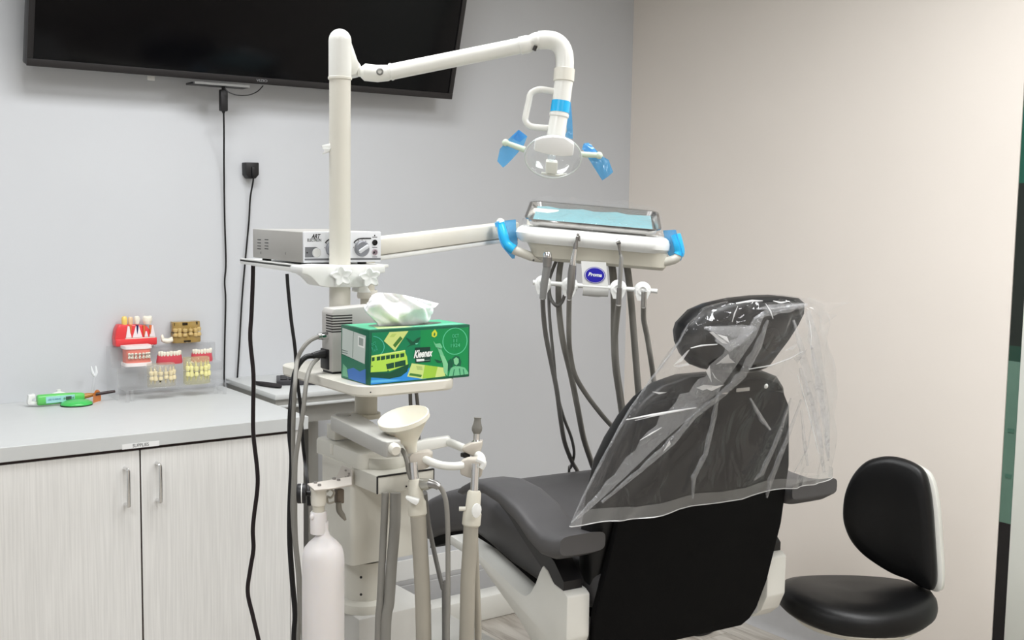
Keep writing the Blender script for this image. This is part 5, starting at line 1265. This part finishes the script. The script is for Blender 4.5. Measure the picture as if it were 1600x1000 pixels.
hang([(966.5, 475, 2.87), (964, 495, 2.9), (961, 530, 2.93), (961, 560, 2.95), (965, 600, 3.0), (971, 640, 3.05), (980, 690, 3.08), (990, 728, 3.08), (986, 752, 3.07), (978, 736, 3.06), (976, 700, 3.08)], 0.0078, HOSE, h3_)
h4_ = hp_('handpiece_tubing', 'empty chrome hose connector, rightmost in the rail', [('connector', [(1006.5, 456, 4.4), (1005.5, 480, 4.4)], STEEL, 16)], 'hose')
hang([(1005.5, 479, 2.87), (1006, 500, 2.9), (1011, 525, 2.93), (1016, 555, 2.95), (1021, 590, 3.0), (1026, 640, 3.05), (1029, 690, 3.05), (1024, 735, 3.05), (1012, 745, 3.05), (1004, 710, 3.05), (1001, 670, 3.06)], 0.0070, HOSE, h4_)
# supply hoses behind the rail
def supply(label, pts, r, mm):
    o = MB().tube([at(*p) for p in pts], r, n=10, k=6).build('supply_hose', mm); tag(o, label, 'hose', 'supply hoses behind the handpiece rail')
supply('thick grey supply hose hanging behind the rail between the first two holders', [(877, 405, 2.98), (874, 425, 2.98), (872.5, 450, 2.98), (874, 490, 2.99), (880, 535, 3.0), (892, 585, 3.05), (903, 640, 3.1), (912, 685, 3.2), (925, 725, 3.35), (935, 760, 3.5), (945, 900, 3.6)], 0.0080, HOSE)
supply('thick grey supply hose hanging behind the third holder', [(955, 410, 2.98), (958, 430, 2.98), (960, 470, 2.98), (960, 520, 3.0), (962, 570, 3.02), (969, 620, 3.05), (974, 660, 3.1), (976, 700, 3.08)], 0.0100, HOSE)
supply('thick grey supply hose hanging between the two right holders', [(979, 412, 2.98), (983, 440, 2.98), (987, 480, 2.98), (991, 530, 3.0), (995, 580, 3.03), (999, 630, 3.06), (1001, 670, 3.06)], 0.0092, HOSE)
supply('thin dark supply hose with a loop behind the syringe', [(869, 408, 2.98), (862, 425, 2.98), (858, 440, 2.98), (860, 465, 2.96), (870, 478, 2.95), (878, 472, 2.96), (882, 462, 2.97)], 0.0045, HOSE_D)
supply('thin dark supply hose running straight down behind the syringe', [(858, 425, 2.98), (857.5, 460, 2.98), (859, 500, 2.98), (865, 560, 3.0), (870, 610, 3.02), (880, 650, 3.06), (893, 685, 3.15), (897, 710, 3.25), (892, 730, 3.4), (889, 745, 3.5), (889, 900, 3.7)], 0.0042, HOSE_D)

# ================================================================== dental chair (local axes: r right, f towards the feet, z up)
cbr = math.radians(5)
KF = V((math.sin(cbr), math.cos(cbr), 0)); KR = V((math.cos(cbr), -math.sin(cbr), 0))
KO = at(886, 950, 2.55); KO.z = 0
def C(r, f, z): return KO+KR*r+KF*f+Z*z
def cpl(px, py, axis, val):
    nrm = (KR, KF)[axis]
    p = on_plane(px, py, KO+nrm*val, nrm); d = p-KO
    return d.dot(KR), d.dot(KF), d.z
ch = thing('dental_chair', 'black dental chair with white hinge brackets seen from behind', 'dental chair', C(0.33, 0.4, 0))
# base and lift column on the floor
bl = on(690, 986, 2, 0.0); brr = on(822, 962, 2, 0.0)
MB().span((bl.x-0.35, bl.y-0.0, 0), (brr.x+0.02, on(690, 933, 2, 0.09).y, 0.09), bevel=0.006).span((1.90, 2.15, 0), (2.12, bl.y+0.05, 0.088), bevel=0.006).build('base_plate', WHITE_G, ch)
MB().loft([[C(0.33+sx*w, 0.30+sy*l, z) for sx, sy in ((-1, -1), (1, -1), (1, 1), (-1, 1))] for z, w, l in ((0.085, 0.11, 0.16), (0.30, 0.10, 0.14), (0.56, 0.10, 0.14))]).build('lift_column', WHITE_G, ch)
# seat and leg cushion: stations along f: (f, top, bottom, r centre half width)
st = [(-0.01, 0.70, 0.60, 0.255), (0.05, 0.715, 0.585, 0.262), (0.20, 0.72, 0.588, 0.268), (0.36, 0.742, 0.602, 0.27), (0.48, 0.768, 0.622, 0.27), (0.55, 0.770, 0.630, 0.268), (0.62, 0.757, 0.622, 0.262), (0.74, 0.722, 0.585, 0.245), (0.86, 0.682, 0.540, 0.225), (0.96, 0.642, 0.50, 0.205), (1.02, 0.607, 0.485, 0.185), (1.045, 0.575, 0.50, 0.165)]
rings = []
for f, zt2, zb2, hw2 in st:
    h_ = (zt2-zb2)/2; zc = (zt2+zb2)/2; ring = []
    for q in range(36):
        a = 2*PI*q/36; cx_, sx_ = math.cos(a), math.sin(a)
        ring.append(C(0.33+hw2*math.copysign(abs(cx_)**0.32, cx_), f, zc+h_*math.copysign(abs(sx_)**0.4, sx_)))
    rings.append(ring)
MB().loft(rings).build('seat_cushion', LEATHER_G, ch, sharp=60)
rr_ = []
for f, zt2, zb2, hw2 in st[:-2]:
    rr_.append([C(0.33-hw2*0.9, f, zb2-0.018), C(0.33+hw2*0.9, f, zb2-0.018), C(0.33+hw2*0.9, f, zb2+0.01), C(0.33-hw2*0.9, f, zb2+0.01)])
MB().loft(rr_).build('seat_pan', BOARD, ch)
rr_ = []
for f, zt2, zb2, hw2 in ((0.0, 0, 0.575, 0.24), (0.25, 0, 0.565, 0.24), (0.5, 0, 0.60, 0.24)):
    rr_.append([C(0.33-hw2, f, zb2-0.06), C(0.33+hw2, f, zb2-0.06), C(0.33+hw2, f, zb2), C(0.33-hw2, f, zb2)])
MB().loft(rr_).build('seat_frame', mat('grey chair frame', (150, 150, 150), 0.4, var=0.02), ch)
# white brackets at the hinge, left and right
def bracket(r0, r1):
    pr_ = [(0.0, 0.648), (0.016, 0.656), (0.060, 0.662), (0.085, 0.685), (0.104, 0.692), (0.118, 0.672), (0.135, 0.640), (0.156, 0.612), (0.180, 0.596), (0.203, 0.597), (0.417, 0.638), (0.56, 0.645), (0.56, 0.620), (0.40, 0.612), (0.209, 0.533), (0.150, 0.500), (0.100, 0.478), (0.05, 0.482), (0.02, 0.508), (0.0, 0.55)]
    MB().prism([C(r0, f, z) for f, z in pr_], KR*(r1-r0), bevel=0.004).build('hinge_bracket', WHITE_G, ch)
bracket(0.0, 0.062); bracket(0.600, 0.662)
MB().cyl(C(0.56, 0.03, 0.535), C(0.60, 0.035, 0.53), 0.006, 10).cyl(C(0.575, 0.03, 0.60), C(0.60, 0.03, 0.60), 0.014, 16).build('hinge_hardware', DSTEEL, ch)
# black arm supports rising from the brackets
def strut(rc):
    R2 = []
    for f, z, w, h_ in ((0.02, 0.662, 0.05, 0.03), (0.06, 0.685, 0.05, 0.055), (0.12, 0.712, 0.05, 0.05), (0.20, 0.752, 0.05, 0.045), (0.27, 0.785, 0.045, 0.035), (0.33, 0.80, 0.04, 0.02)):
        R2.append([C(rc+sx*w/2, f, z+sz*h_/2) for sx, sz in ((-1, -1), (1, -1), (1, 1), (-1, 1))])
    MB().loft(R2).build('arm_support', mat('black arm support', (22, 21, 23), 0.4, var=0.08), ch)
strut(0.028); strut(0.634)
# sling armrests
def armrest(r_out, r_in, dz=0.0, df=0.0):
    stn = [(-0.035, 0.800, 0.755, 0.0), (0.0, 0.790, 0.738, 0.0), (0.05, 0.786, 0.735, 0.0), (0.10, 0.800, 0.752, 0.0), (0.16, 0.826, 0.784, 0.0), (0.23, 0.842, 0.806, 0.0), (0.31, 0.846, 0.815, 0.05), (0.38, 0.836, 0.805, 0.2), (0.43, 0.812, 0.785, 0.3), (0.45, 0.797, 0.786, 0.4)]
    R3 = []
    for f, z1_, z0_, tp_ in stn:
        f += df*max(0, 1-abs(f)/0.2); k_ = dz*max(0.0, min(1.0, (0.3-f)/0.3)); z1_ += k_; z0_ += k_
        rc = (r_out+r_in)/2; w = abs(r_in-r_out)/2*(1-0.35*tp_); hh = (z1_-z0_)/2; zc = (z1_+z0_)/2
        ring = []
        for q in range(24):
            a = 2*PI*q/24; cx_, sx_ = math.cos(a), math.sin(a)
            ring.append(C(rc+w*math.copysign(abs(cx_)**0.4, cx_), f, zc+hh*math.copysign(abs(sx_)**0.5, sx_)))
        R3.append(ring)
    MB().loft(R3).build('armrest', LEATHER_G, ch, sharp=60)
armrest(-0.045, 0.075); armrest(0.60, 0.752, 0.055, -0.045)
# backrest: cushion in front, flat board behind
def fl_n(z): return 0.0-0.1*(z-0.52)/0.6
R4 = []
for z, hl_, hr_, th2 in ((0.60, 0.245, 0.245, 0.06), (0.64, 0.262, 0.262, 0.09), (0.75, 0.275, 0.270, 0.10), (0.88, 0.272, 0.265, 0.10), (0.95, 0.262, 0.262, 0.10), (1.00, 0.244, 0.258, 0.095), (1.05, 0.216, 0.252, 0.09), (1.09, 0.182, 0.236, 0.085), (1.12, 0.142, 0.205, 0.075), (1.138, 0.09, 0.15, 0.055)):
    f0 = fl_n(z)+0.014; ring = []
    for q in range(36):
        a = 2*PI*q/36; cx_, sx_ = math.cos(a), math.sin(a)
        ring.append(C(0.335+(hr_ if cx_ > 0 else hl_)*math.copysign(abs(cx_)**0.35, cx_), f0+th2/2+th2/2*math.copysign(abs(sx_)**0.5, sx_), z))
    R4.append(ring)
MB().loft(R4).build('back_cushion', LEATHER, ch, sharp=60)
bo_ = []
for r, z in ((0.085, 0.49), (0.07, 0.505), (0.065, 0.60), (0.095, 0.80), (0.115, 0.95), (0.125, 1.05), (0.150, 1.085), (0.20, 1.095), (0.48, 1.095), (0.535, 1.085), (0.560, 1.05), (0.592, 0.90), (0.598, 0.75), (0.582, 0.60), (0.562, 0.53), (0.545, 0.505), (0.52, 0.49)):
    bo_.append(C(r, fl_n(z)-0.004, z))
MB().prism(bo_, KF*0.02, bevel=0.004).build('back_board', BOARD, ch)
hump = []
for s in range(9):
    t = s/8; r = 0.35+0.185*t; z = 1.090+0.036*math.sin(PI*t)**0.6
    hump.append(C(r, fl_n(z)-0.004, z))
MB().prism(hump, KF*0.03, bevel=0.004).build('board_hump', BOARD, ch)
# fittings on the board
def cb(px, py, e=0.006):
    p = on_plane(px, py, C(0.33, fl_n(1.08)-e, 1.08), KF); return p
MB().box(cb(1160, 608.5), (0.04, 0.006, 0.0085), (KR, KF, Z), bevel=0.001).build('pale_bar', mat('pale grey bar', (196, 194, 190), 0.4), ch)
MB().ball(cb(1196, 603), 0.0065).build('white_stud', WHITE, ch)
MB().box(cb(1132, 612), (0.02, 0.006, 0.010), (KR, KF, Z), bevel=0.003).build('grey_stud', GREYPL, ch)
# headrest
hf = -0.205
ol = [(1084, 508), (1080, 522), (1082, 540), (1090, 560), (1100, 573), (1118, 580), (1150, 583), (1185, 581), (1200, 575), (1215, 555), (1232, 533), (1248, 508), (1258, 488), (1259, 474), (1250, 466), (1225, 463), (1195, 464), (1160, 468), (1130, 475), (1105, 486)]
hpts = []
for px, py in ol:
    r, f, z = cpl(px, py, 1, hf); hpts.append((r, z))
cr_ = sum(p[0] for p in hpts)/len(hpts); cz_ = sum(p[1] for p in hpts)/len(hpts)
R5 = []
for k, df in ((0.80, -0.012), (0.93, -0.008), (1.0, 0.004), (1.0, 0.05), (0.93, 0.075), (0.7, 0.088)):
    R5.append([C(cr_+(r-cr_)*k, hf+df+0.25*(z-cz_)*0.0, cz_+(z-cz_)*k) for r, z in hpts])
MB().loft(R5).build('headrest', LEATHER, ch, sharp=60)
MB().prism([C(cr_-0.055, hf+0.01, cz_-0.05), C(cr_+0.045, hf+0.01, cz_-0.05), C(cr_+0.04, hf+0.12, 1.08), C(cr_-0.04, hf+0.12, 1.08)], KF*0.02, bevel=0.003).build('headrest_stem', BLACKPL, ch)
MB().lathe([(0.026, 0), (0.026, 0.004), (0.016, 0.006), (0.006, 0.004)], on_plane(1204, 530, C(0, hf-0.012, 0), KF), -KF, n=20).build('headrest_knob', mat('black knob', (10, 10, 10), 0.15), ch)

# ---- clear plastic cover pulled over headrest and back
cov = MB()
# left and right outline of the bag by height (chair r, z), front/back reach
prof = []
def cv(px, py, f): r, _, z = cpl(px, py, 1, f); return r, z
LFT = [(889, 822, -0.085), (912, 775, -0.095), (936, 728, -0.105), (960, 683, -0.115), (984, 640, -0.125), (1012, 600, -0.145), (1040, 563, -0.17), (1062, 533, -0.20), (1078, 505, -0.215), (1100, 484, -0.22), (1132, 472, -0.22)]
RGT = [(1292, 744, -0.085), (1298, 715, -0.095), (1300, 675, -0.105), (1300, 640, -0.115), (1298, 605, -0.125), (1292, 570, -0.145), (1286, 540, -0.17), (1284, 515, -0.20), (1286, 492, -0.215), (1282, 478, -0.22), (1258, 466, -0.22)]
BK = [0.030, 0.034, 0.036, 0.04, 0.045, 0.055, 0.05, 0.04, 0.035, 0.030, 0.020]
FR_ = [0.20, 0.20, 0.20, 0.20, 0.20, 0.20, 0.19, 0.17, 0.14, 0.12, 0.09]
NSEG = 120; rings = []
KK = 6
for i in range(len(LFT)-1):
    for k in range(KK if i < len(LFT)-2 else KK+1):
        t = k/KK; lp_ = lambda A: [a*(1-t)+b*t for a, b in zip(A[i], A[i+1])]
        l = lp_(LFT); r_ = lp_(RGT); bk = BK[i]*(1-t)+BK[i+1]*t; ff = FR_[i]*(1-t)+FR_[i+1]*t
        rl, zl_ = cv(*l); rr2, zr2 = cv(*r_); fm = l[2]
        ring = []
        hgt = (i+t)/(len(LFT)-1)
        for q in range(NSEG):
            a = 2*PI*q/NSEG; cx_, sx_ = math.cos(a), math.sin(a)
            s = 0.5+0.5*math.copysign(abs(cx_)**0.55, cx_)
            r = rl+(rr2-rl)*s; z = zl_+(zr2-zl_)*s
            pin = min(1.0, s/0.45)**0.8*min(1.0, 0.25+(1-s)/0.15)
            reach = bk*(0.35+0.65*min(1.0, s/0.2)) if sx_ < 0 else ff*pin
            f = fm+math.copysign(abs(sx_)**0.45, sx_)*reach
            # folds run from the headrest down to the hem corners, plus small crinkles
            w = 0.006*math.sin(26*s-15*hgt+2*math.sin(5*hgt))+0.004*math.sin(47*s+21*hgt+1.3)*(0.4+hgt)
            w += 0.010*math.exp(-((s-0.15-0.62*hgt)/0.028)**2)+0.009*math.exp(-((s-0.42-0.16*hgt)/0.02)**2)+0.010*math.exp(-((s-0.80+0.10*hgt)/0.022)**2)+0.008*math.exp(-((s-0.90+0.03*hgt)/0.018)**2)
            if sx_ < 0: f -= w*min(1, abs(sx_)*2)
            else: f += w*0.6
            edge_ = abs(2*s-1)**3
            z += 0.004*math.sin(19*s+9*hgt)
            r += edge_*0.004*math.sin(33*hgt+(2 if s > .5 else 0))
            ring.append(C(r, f, z))
        rings.append(ring)
cov.loft(rings, caps=False)
top_ring = rings[-1]
cvr = cov.build('chair_cover', WRAP, None, loc=C(0.33, -0.05, 0.9), sharp=75)
tag(cvr, 'clear wrinkled plastic cover pulled over the dental chair headrest and back', 'plastic cover')
# folds where the sheet doubles over
FOLD = film('doubled cover film', (236, 238, 242), clear=0.9, rough=0.12, milky=0.26, bump=0.8, bscale=40, blend=0.5)
CREASE_GLINT = film('cover crease', (255, 255, 255), clear=0.6, rough=0.2, milky=0.85, blend=0.5)  # white strips along the creases, highlights put into their colour
def fof(py):
    for a, b, k0, k1 in zip(LFT, LFT[1:], BK, BK[1:]):
        if b[1] <= py <= a[1]:
            t = (a[1]-py)/(a[1]-b[1]); return (a[2]-k0)*(1-t)+(b[2]-k1)*t-0.010
    return LFT[0][2]-BK[0]-0.010 if py > LFT[0][1] else -0.255
def fp3(px, py, e=0.0):
    f = fof(py)-e; r, z = cv(px, py, f); return C(r, f, z)
def fold(pts, mm, e=0.0, nm='fold'):
    rows = []; P_ = []
    for a, b in zip(pts, pts[1:]):
        for k in range(4): t = k/4; P_.append([a[q]*(1-t)+b[q]*t for q in range(3)])
    P_.append(list(pts[-1]))
    for i, (px, py, w) in enumerate(P_):
        q0 = P_[max(i-1, 0)]; q1 = P_[min(i+1, len(P_)-1)]
        dx, dy = q1[0]-q0[0], q1[1]-q0[1]; l = math.hypot(dx, dy) or 1; nx, ny = -dy/l, dx/l
        j = 1+0.25*math.sin(2.3*i+pts[0][0])
        rows.append([fp3(px+nx*w*0.5*j, py+ny*w*0.5*j, e), fp3(px+nx*w*0.12, py+ny*w*0.12, e+0.006), fp3(px-nx*w*0.5, py-ny*w*0.5, e)])
    MB().grid(rows).build(nm, mm, cvr, sharp=80)
fold([(1192, 490, 6), (1172, 520, 22), (1140, 560, 30), (1105, 606, 34), (1066, 640, 34), (1022, 684, 26), (975, 735, 18), (930, 782, 10), (893, 818, 4)], FOLD)
fold([(1200, 500, 4), (1185, 540, 12), (1160, 585, 14), (1130, 615, 10), (1085, 650, 8), (1050, 690, 12), (1000, 735, 8), (940, 785, 4)], FOLD, 0.004)
fold([(1124, 600, 4), (1116, 650, 8), (1102, 710, 8), (1084, 745, 8), (1082, 780, 3)], FOLD)
fold([(1236, 622, 3), (1217, 680, 7), (1190, 740, 8), (1178, 750, 3)], FOLD)
fold([(1252, 624, 3), (1228, 690, 7), (1204, 750, 9), (1198, 778, 3)], FOLD)
fold([(1172, 622, 3), (1190, 655, 8), (1204, 672, 3)], FOLD)
fold([(1250, 575, 4), (1264, 620, 12), (1278, 680, 12), (1288, 738, 4)], FOLD)
fold([(1268, 540, 3), (1280, 600, 10), (1292, 670, 8), (1294, 720, 3)], FOLD)
fold([(1252, 640, 3), (1258, 700, 6), (1262, 728, 3)], FOLD)
fold([(1100, 512, 4), (1130, 516, 14), (1160, 518, 22), (1182, 512, 5)], FOLD)
fold([(1118, 530, 6), (1140, 540, 14), (1165, 528, 10), (1178, 516, 3)], FOLD, 0.003)
fold([(1178, 498, 3), (1200, 488, 12), (1235, 482, 10), (1262, 476, 4)], FOLD)
fold([(978, 656, 1.5), (1020, 648, 3.5), (1062, 641, 3), (1088, 637, 1.5)], CREASE_GLINT, 0.004, 'crease_glint')
fold([(992, 657, 1), (1040, 646, 2), (1070, 641, 1)], CREASE_GLINT, 0.004, 'crease_glint')
fold([(1170, 577, 1.5), (1205, 571, 2.5), (1235, 560, 2.5), (1255, 549, 1.5)], CREASE_GLINT, 0.004, 'crease_glint')
fold([(1079, 544, 1.5), (1095, 540, 2.5), (1121, 538, 1.5)], CREASE_GLINT, 0.004, 'crease_glint')
fold([(1000, 688, 1), (1020, 676, 2.5), (1034, 668, 1)], CREASE_GLINT, 0.004, 'crease_glint')
fold([(1144, 503, 1), (1148, 490, 2.5), (1153, 478, 1)], CREASE_GLINT, 0.006, 'crease_glint')
fold([(1196, 474, 1), (1204, 486, 2.5), (1208, 498, 1)], CREASE_GLINT, 0.006, 'crease_glint')
fold([(1150, 474, 2), (1175, 470, 3.5), (1192, 470, 1)], CREASE_GLINT, 0.006, 'crease_glint')
fold([(1208, 470, 1), (1220, 473, 3), (1232, 471, 1)], CREASE_GLINT, 0.006, 'crease_glint')
SHARD = film('cover glint', (255, 255, 255), clear=0.8, rough=0.15, milky=0.50, blend=0.6)  # white flakes painted in as highlights on the film
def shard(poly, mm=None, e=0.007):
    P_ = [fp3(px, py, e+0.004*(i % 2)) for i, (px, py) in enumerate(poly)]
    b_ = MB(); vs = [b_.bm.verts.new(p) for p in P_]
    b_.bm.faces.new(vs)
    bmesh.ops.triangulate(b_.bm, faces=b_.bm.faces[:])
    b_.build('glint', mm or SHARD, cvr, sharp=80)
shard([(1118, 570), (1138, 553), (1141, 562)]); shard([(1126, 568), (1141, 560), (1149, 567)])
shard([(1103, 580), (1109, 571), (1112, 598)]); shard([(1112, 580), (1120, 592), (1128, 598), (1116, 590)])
shard([(1088, 606), (1100, 601), (1120, 603), (1098, 610)]); shard([(1100, 606), (1132, 601), (1112, 611)], CREASE_GLINT)
shard([(1108, 519), (1114, 518), (1138, 538), (1128, 536)]); shard([(1120, 522), (1136, 526), (1140, 536)], CREASE_GLINT)
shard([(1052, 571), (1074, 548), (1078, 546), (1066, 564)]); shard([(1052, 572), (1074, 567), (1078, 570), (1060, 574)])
shard([(1036, 706), (1046, 688), (1048, 694)], CREASE_GLINT)
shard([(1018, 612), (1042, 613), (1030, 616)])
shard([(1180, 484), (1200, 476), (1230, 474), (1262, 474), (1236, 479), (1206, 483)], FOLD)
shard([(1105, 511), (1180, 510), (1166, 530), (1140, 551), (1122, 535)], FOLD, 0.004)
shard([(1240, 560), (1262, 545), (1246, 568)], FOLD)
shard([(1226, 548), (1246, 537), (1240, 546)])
fold([(1262, 486, 8), (1272, 530, 16), (1280, 590, 18), (1290, 650, 14), (1294, 715, 5)], FOLD, 0.002)
fold([(1240, 500, 4), (1252, 545, 10), (1268, 610, 14), (1284, 700, 6)], FOLD, 0.003)
fold([(1246, 586, 1), (1262, 640, 2.5), (1280, 710, 1)], CREASE_GLINT, 0.005, 'crease_glint')
fold([(1264, 500, 1), (1268, 525, 2.5), (1266, 545, 1)], CREASE_GLINT, 0.005, 'crease_glint')
fold([(1240, 740, 1), (1262, 700, 2), (1272, 640, 1)], FOLD, 0.005)
# hem: doubled edge along the opening, and the twisted corner tip
fr0 = [[rg[q] for q in range(NSEG//2, NSEG+1) if q < NSEG]+[rg[0]] for rg in rings[:4]]
HEMF = film('cover hem film', (236, 238, 238), clear=0.9, rough=0.12, milky=0.16, blend=0.5)
MB().grid([[p-KF*0.003 for p in r_] for r_ in fr0]).build('hem_band', HEMF, cvr, sharp=80)
MB().tube([p-KF*0.003 for p in fr0[0]], 0.0012, n=6, smooth=False).build('hem_edge', SHARD, cvr)
fold([(893, 816, 2), (912, 775, 4), (936, 728, 5), (960, 683, 4), (984, 640, 4), (1012, 600, 3), (1040, 563, 3), (1062, 533, 3), (1076, 505, 2)], FOLD, -0.004)
def tip(pts, w):
    rows = []
    for i, (px, py) in enumerate(pts):
        r, z = cv(px, py, -0.2); k = w[i]
        rows.append([C(r, -0.2-0.004*math.sin(3*i), z-k), C(r+0.002, -0.205, z), C(r, -0.2+0.006*math.sin(2*i), z+k*0.7)])
    return rows
MB().grid(tip([(1262, 478), (1285, 480), (1300, 478), (1312, 475), (1325, 472)], [0.03, 0.02, 0.010, 0.005, 0.002])).grid(tip([(1278, 500), (1292, 496), (1305, 492)], [0.03, 0.012, 0.002])).build('corner_tip', WRAP, cvr, sharp=80)

# ================================================================== operator stool
SD = 3.1
so = at(1338, 940, SD)
sg = thing('operator_stool', 'black padded stool with white backed rest in front of the right wall', 'stool', (so.x, so.y, 0))
sz1 = on_plane(1338, 885, so+V((CF_.x, CF_.y, 0)).normalized()*0.19, V((CF_.x, CF_.y, 0)).normalized()).z
SZc = at(1338, 955, SD).z
sr = 122/1792*SD
sxd = V((CR_.x, CR_.y, 0)).normalized(); syd = V((CF_.x, CF_.y, 0)).normalized()
def S(a, b, z): return V((so.x, so.y, 0))+sxd*a+syd*b+Z*z
zr_ = at(1338, 965, SD-0.0).z+0.046
R6 = []
for k, dz in ((0.80, -0.058), (0.93, -0.054), (0.99, -0.042), (1.0, -0.030), (0.985, -0.012), (0.93, 0.004), (0.78, 0.012), (0.45, 0.009), (0.1, 0.006)):
    R6.append([S(sr*k*math.cos(a)*1.0, sr*k*math.sin(a)*0.86, zr_+0.02+dz+0.010*math.cos(2*a)*k) for a in [2*PI*q/48 for q in range(48)]])
MB().loft(R6).build('seat', LEATHER, sg, sharp=60)
MB().lathe([(sr*0.76, -0.012), (sr*0.82, 0.0), (sr*0.82, 0.004)], S(0, 0, zr_-0.042), n=36).build('seat_pan', IVORY, sg)
MB().cyl(S(0, 0, 0.10), S(0, 0, zr_-0.055), 0.026, 20).build('gas_column', CHROME, sg)
for q in range(5):
    a = 2*PI*q/5+0.3
    lg = MB().tube([S(0, 0, 0.10), S(0.12*math.cos(a), 0.12*math.sin(a), 0.085), S(0.22*math.cos(a), 0.22*math.sin(a), 0.06)], [0.024, 0.018, 0.014], n=10).build('leg', BLACKPL, sg)
    MB().cyl(S(0.22*math.cos(a)-0.015*math.sin(a), 0.22*math.sin(a)+0.015*math.cos(a), 0.026), S(0.22*math.cos(a)+0.015*math.sin(a), 0.22*math.sin(a)-0.015*math.cos(a), 0.026), 0.026, 18).build('caster', BLACKPL, lg)
# backrest pad: outline on a plane turned to the left
BN = (-sxd*0.64-syd*0.77).normalized()          # the way the pad faces
BO = at(1395, 820, SD+0.02)
bxd = Z.cross(BN).normalized()
if bxd.dot(sxd) < 0: bxd = -bxd
ob = [(1320, 800), (1323, 770), (1334, 742), (1352, 722), (1375, 714.5), (1398, 715), (1425, 724), (1443, 738), (1452, 765), (1457, 800), (1461, 850), (1464, 890), (1463, 915), (1455, 922), (1440, 918), (1420, 908), (1395, 899), (1370, 884), (1348, 866), (1332, 845), (1323, 822)]
pp = [on_plane(px, py, BO, BN) for px, py in ob]
pc = sum(pp, V((0, 0, 0)))/len(pp)
# resample the outline smoothly
def smooth_loop(P, k=4):
    out = []; n = len(P)
    for i in range(n):
        p0, p1, p2, p3 = P[i-1], P[i], P[(i+1) % n], P[(i+2) % n]
        for j in range(k):
            t = j/k; out.append(0.5*((2*p1)+(p2-p0)*t+(2*p0-5*p1+4*p2-p3)*t*t+(3*p1-p0-3*p2+p3)*t**3))
    return out
pp = smooth_loop(pp)
def curve(p, amt): 
    u = (p-pc).dot(bxd); return BN*(amt*u*u)
R7 = []
for k, e in ((0.3, 0.012), (0.7, 0.011), (0.90, 0.006), (0.97, 0.0), (1.0, -0.012), (0.985, -0.026), (0.93, -0.032)):
    R7.append([pc+(p-pc)*k+BN*e+curve(pc+(p-pc)*k, 1.2) for p in pp])
MB().loft(R7).build('back_pad', LEATHER, sg, sharp=60)
R8 = []
for k, e in ((0.90, -0.030), (0.975, -0.034), (0.985, -0.052), (0.93, -0.070), (0.6, -0.078), (0.2, -0.080)):
    R8.append([pc+(p-pc)*k*1.0+BN*e+bxd*0.011-Z*0.012+curve(pc+(p-pc)*k, 1.2) for p in pp])
MB().loft(R8).build('back_shell', WHITE_G, sg, sharp=60)
b0 = on_plane(1432, 900, BO-BN*0.04, BN)
MB().tube([b0+Z*0.03-BN*0.02, b0-BN*0.03-Z*0.03, S(sr*0.55, 0.05, zr_-0.02), S(0.03, 0.0, zr_-0.066)], 0.011, n=12, k=6).build('back_bar', BLACKPL, sg)
MB().tube([b0+Z*0.02-BN*0.045+bxd*0.02, b0-BN*0.05-Z*0.04+bxd*0.014], 0.005, n=8).build('lock_rod', CHROME, sg)
# foot-control lead on the floor by the chair
fc = [on(1058, 985, 2, 0.006), on(1075, 990, 2, 0.006), on(1095, 991, 2, 0.006), on(1112, 985, 2, 0.006), on(1120, 976, 2, 0.006), on(1126, 970, 2, 0.006)]
lead = thing('floor_lead', 'black lead with a grey plug lying on the floor under the chair back', 'cable', fc[2])
MB().tube(fc, 0.006, n=8).build('cord', BLACKGL, lead)
MB().box(on(1108, 975, 2, 0.012), (0.022, 0.022, 0.022), bevel=0.003).build('plug', GREYPL, lead)
# short hose ends on the floor left of the chair
tag(MB().tube([on(694, 966, 2, 0.02), on(690, 980, 2, 0.012), on(682, 998, 2, 0.012), on(676, 1015, 2, 0.012)], 0.011, n=8).build('floor_hose', HOSE_D), 'dark hose end lying on the floor before the white chair base', 'hose')
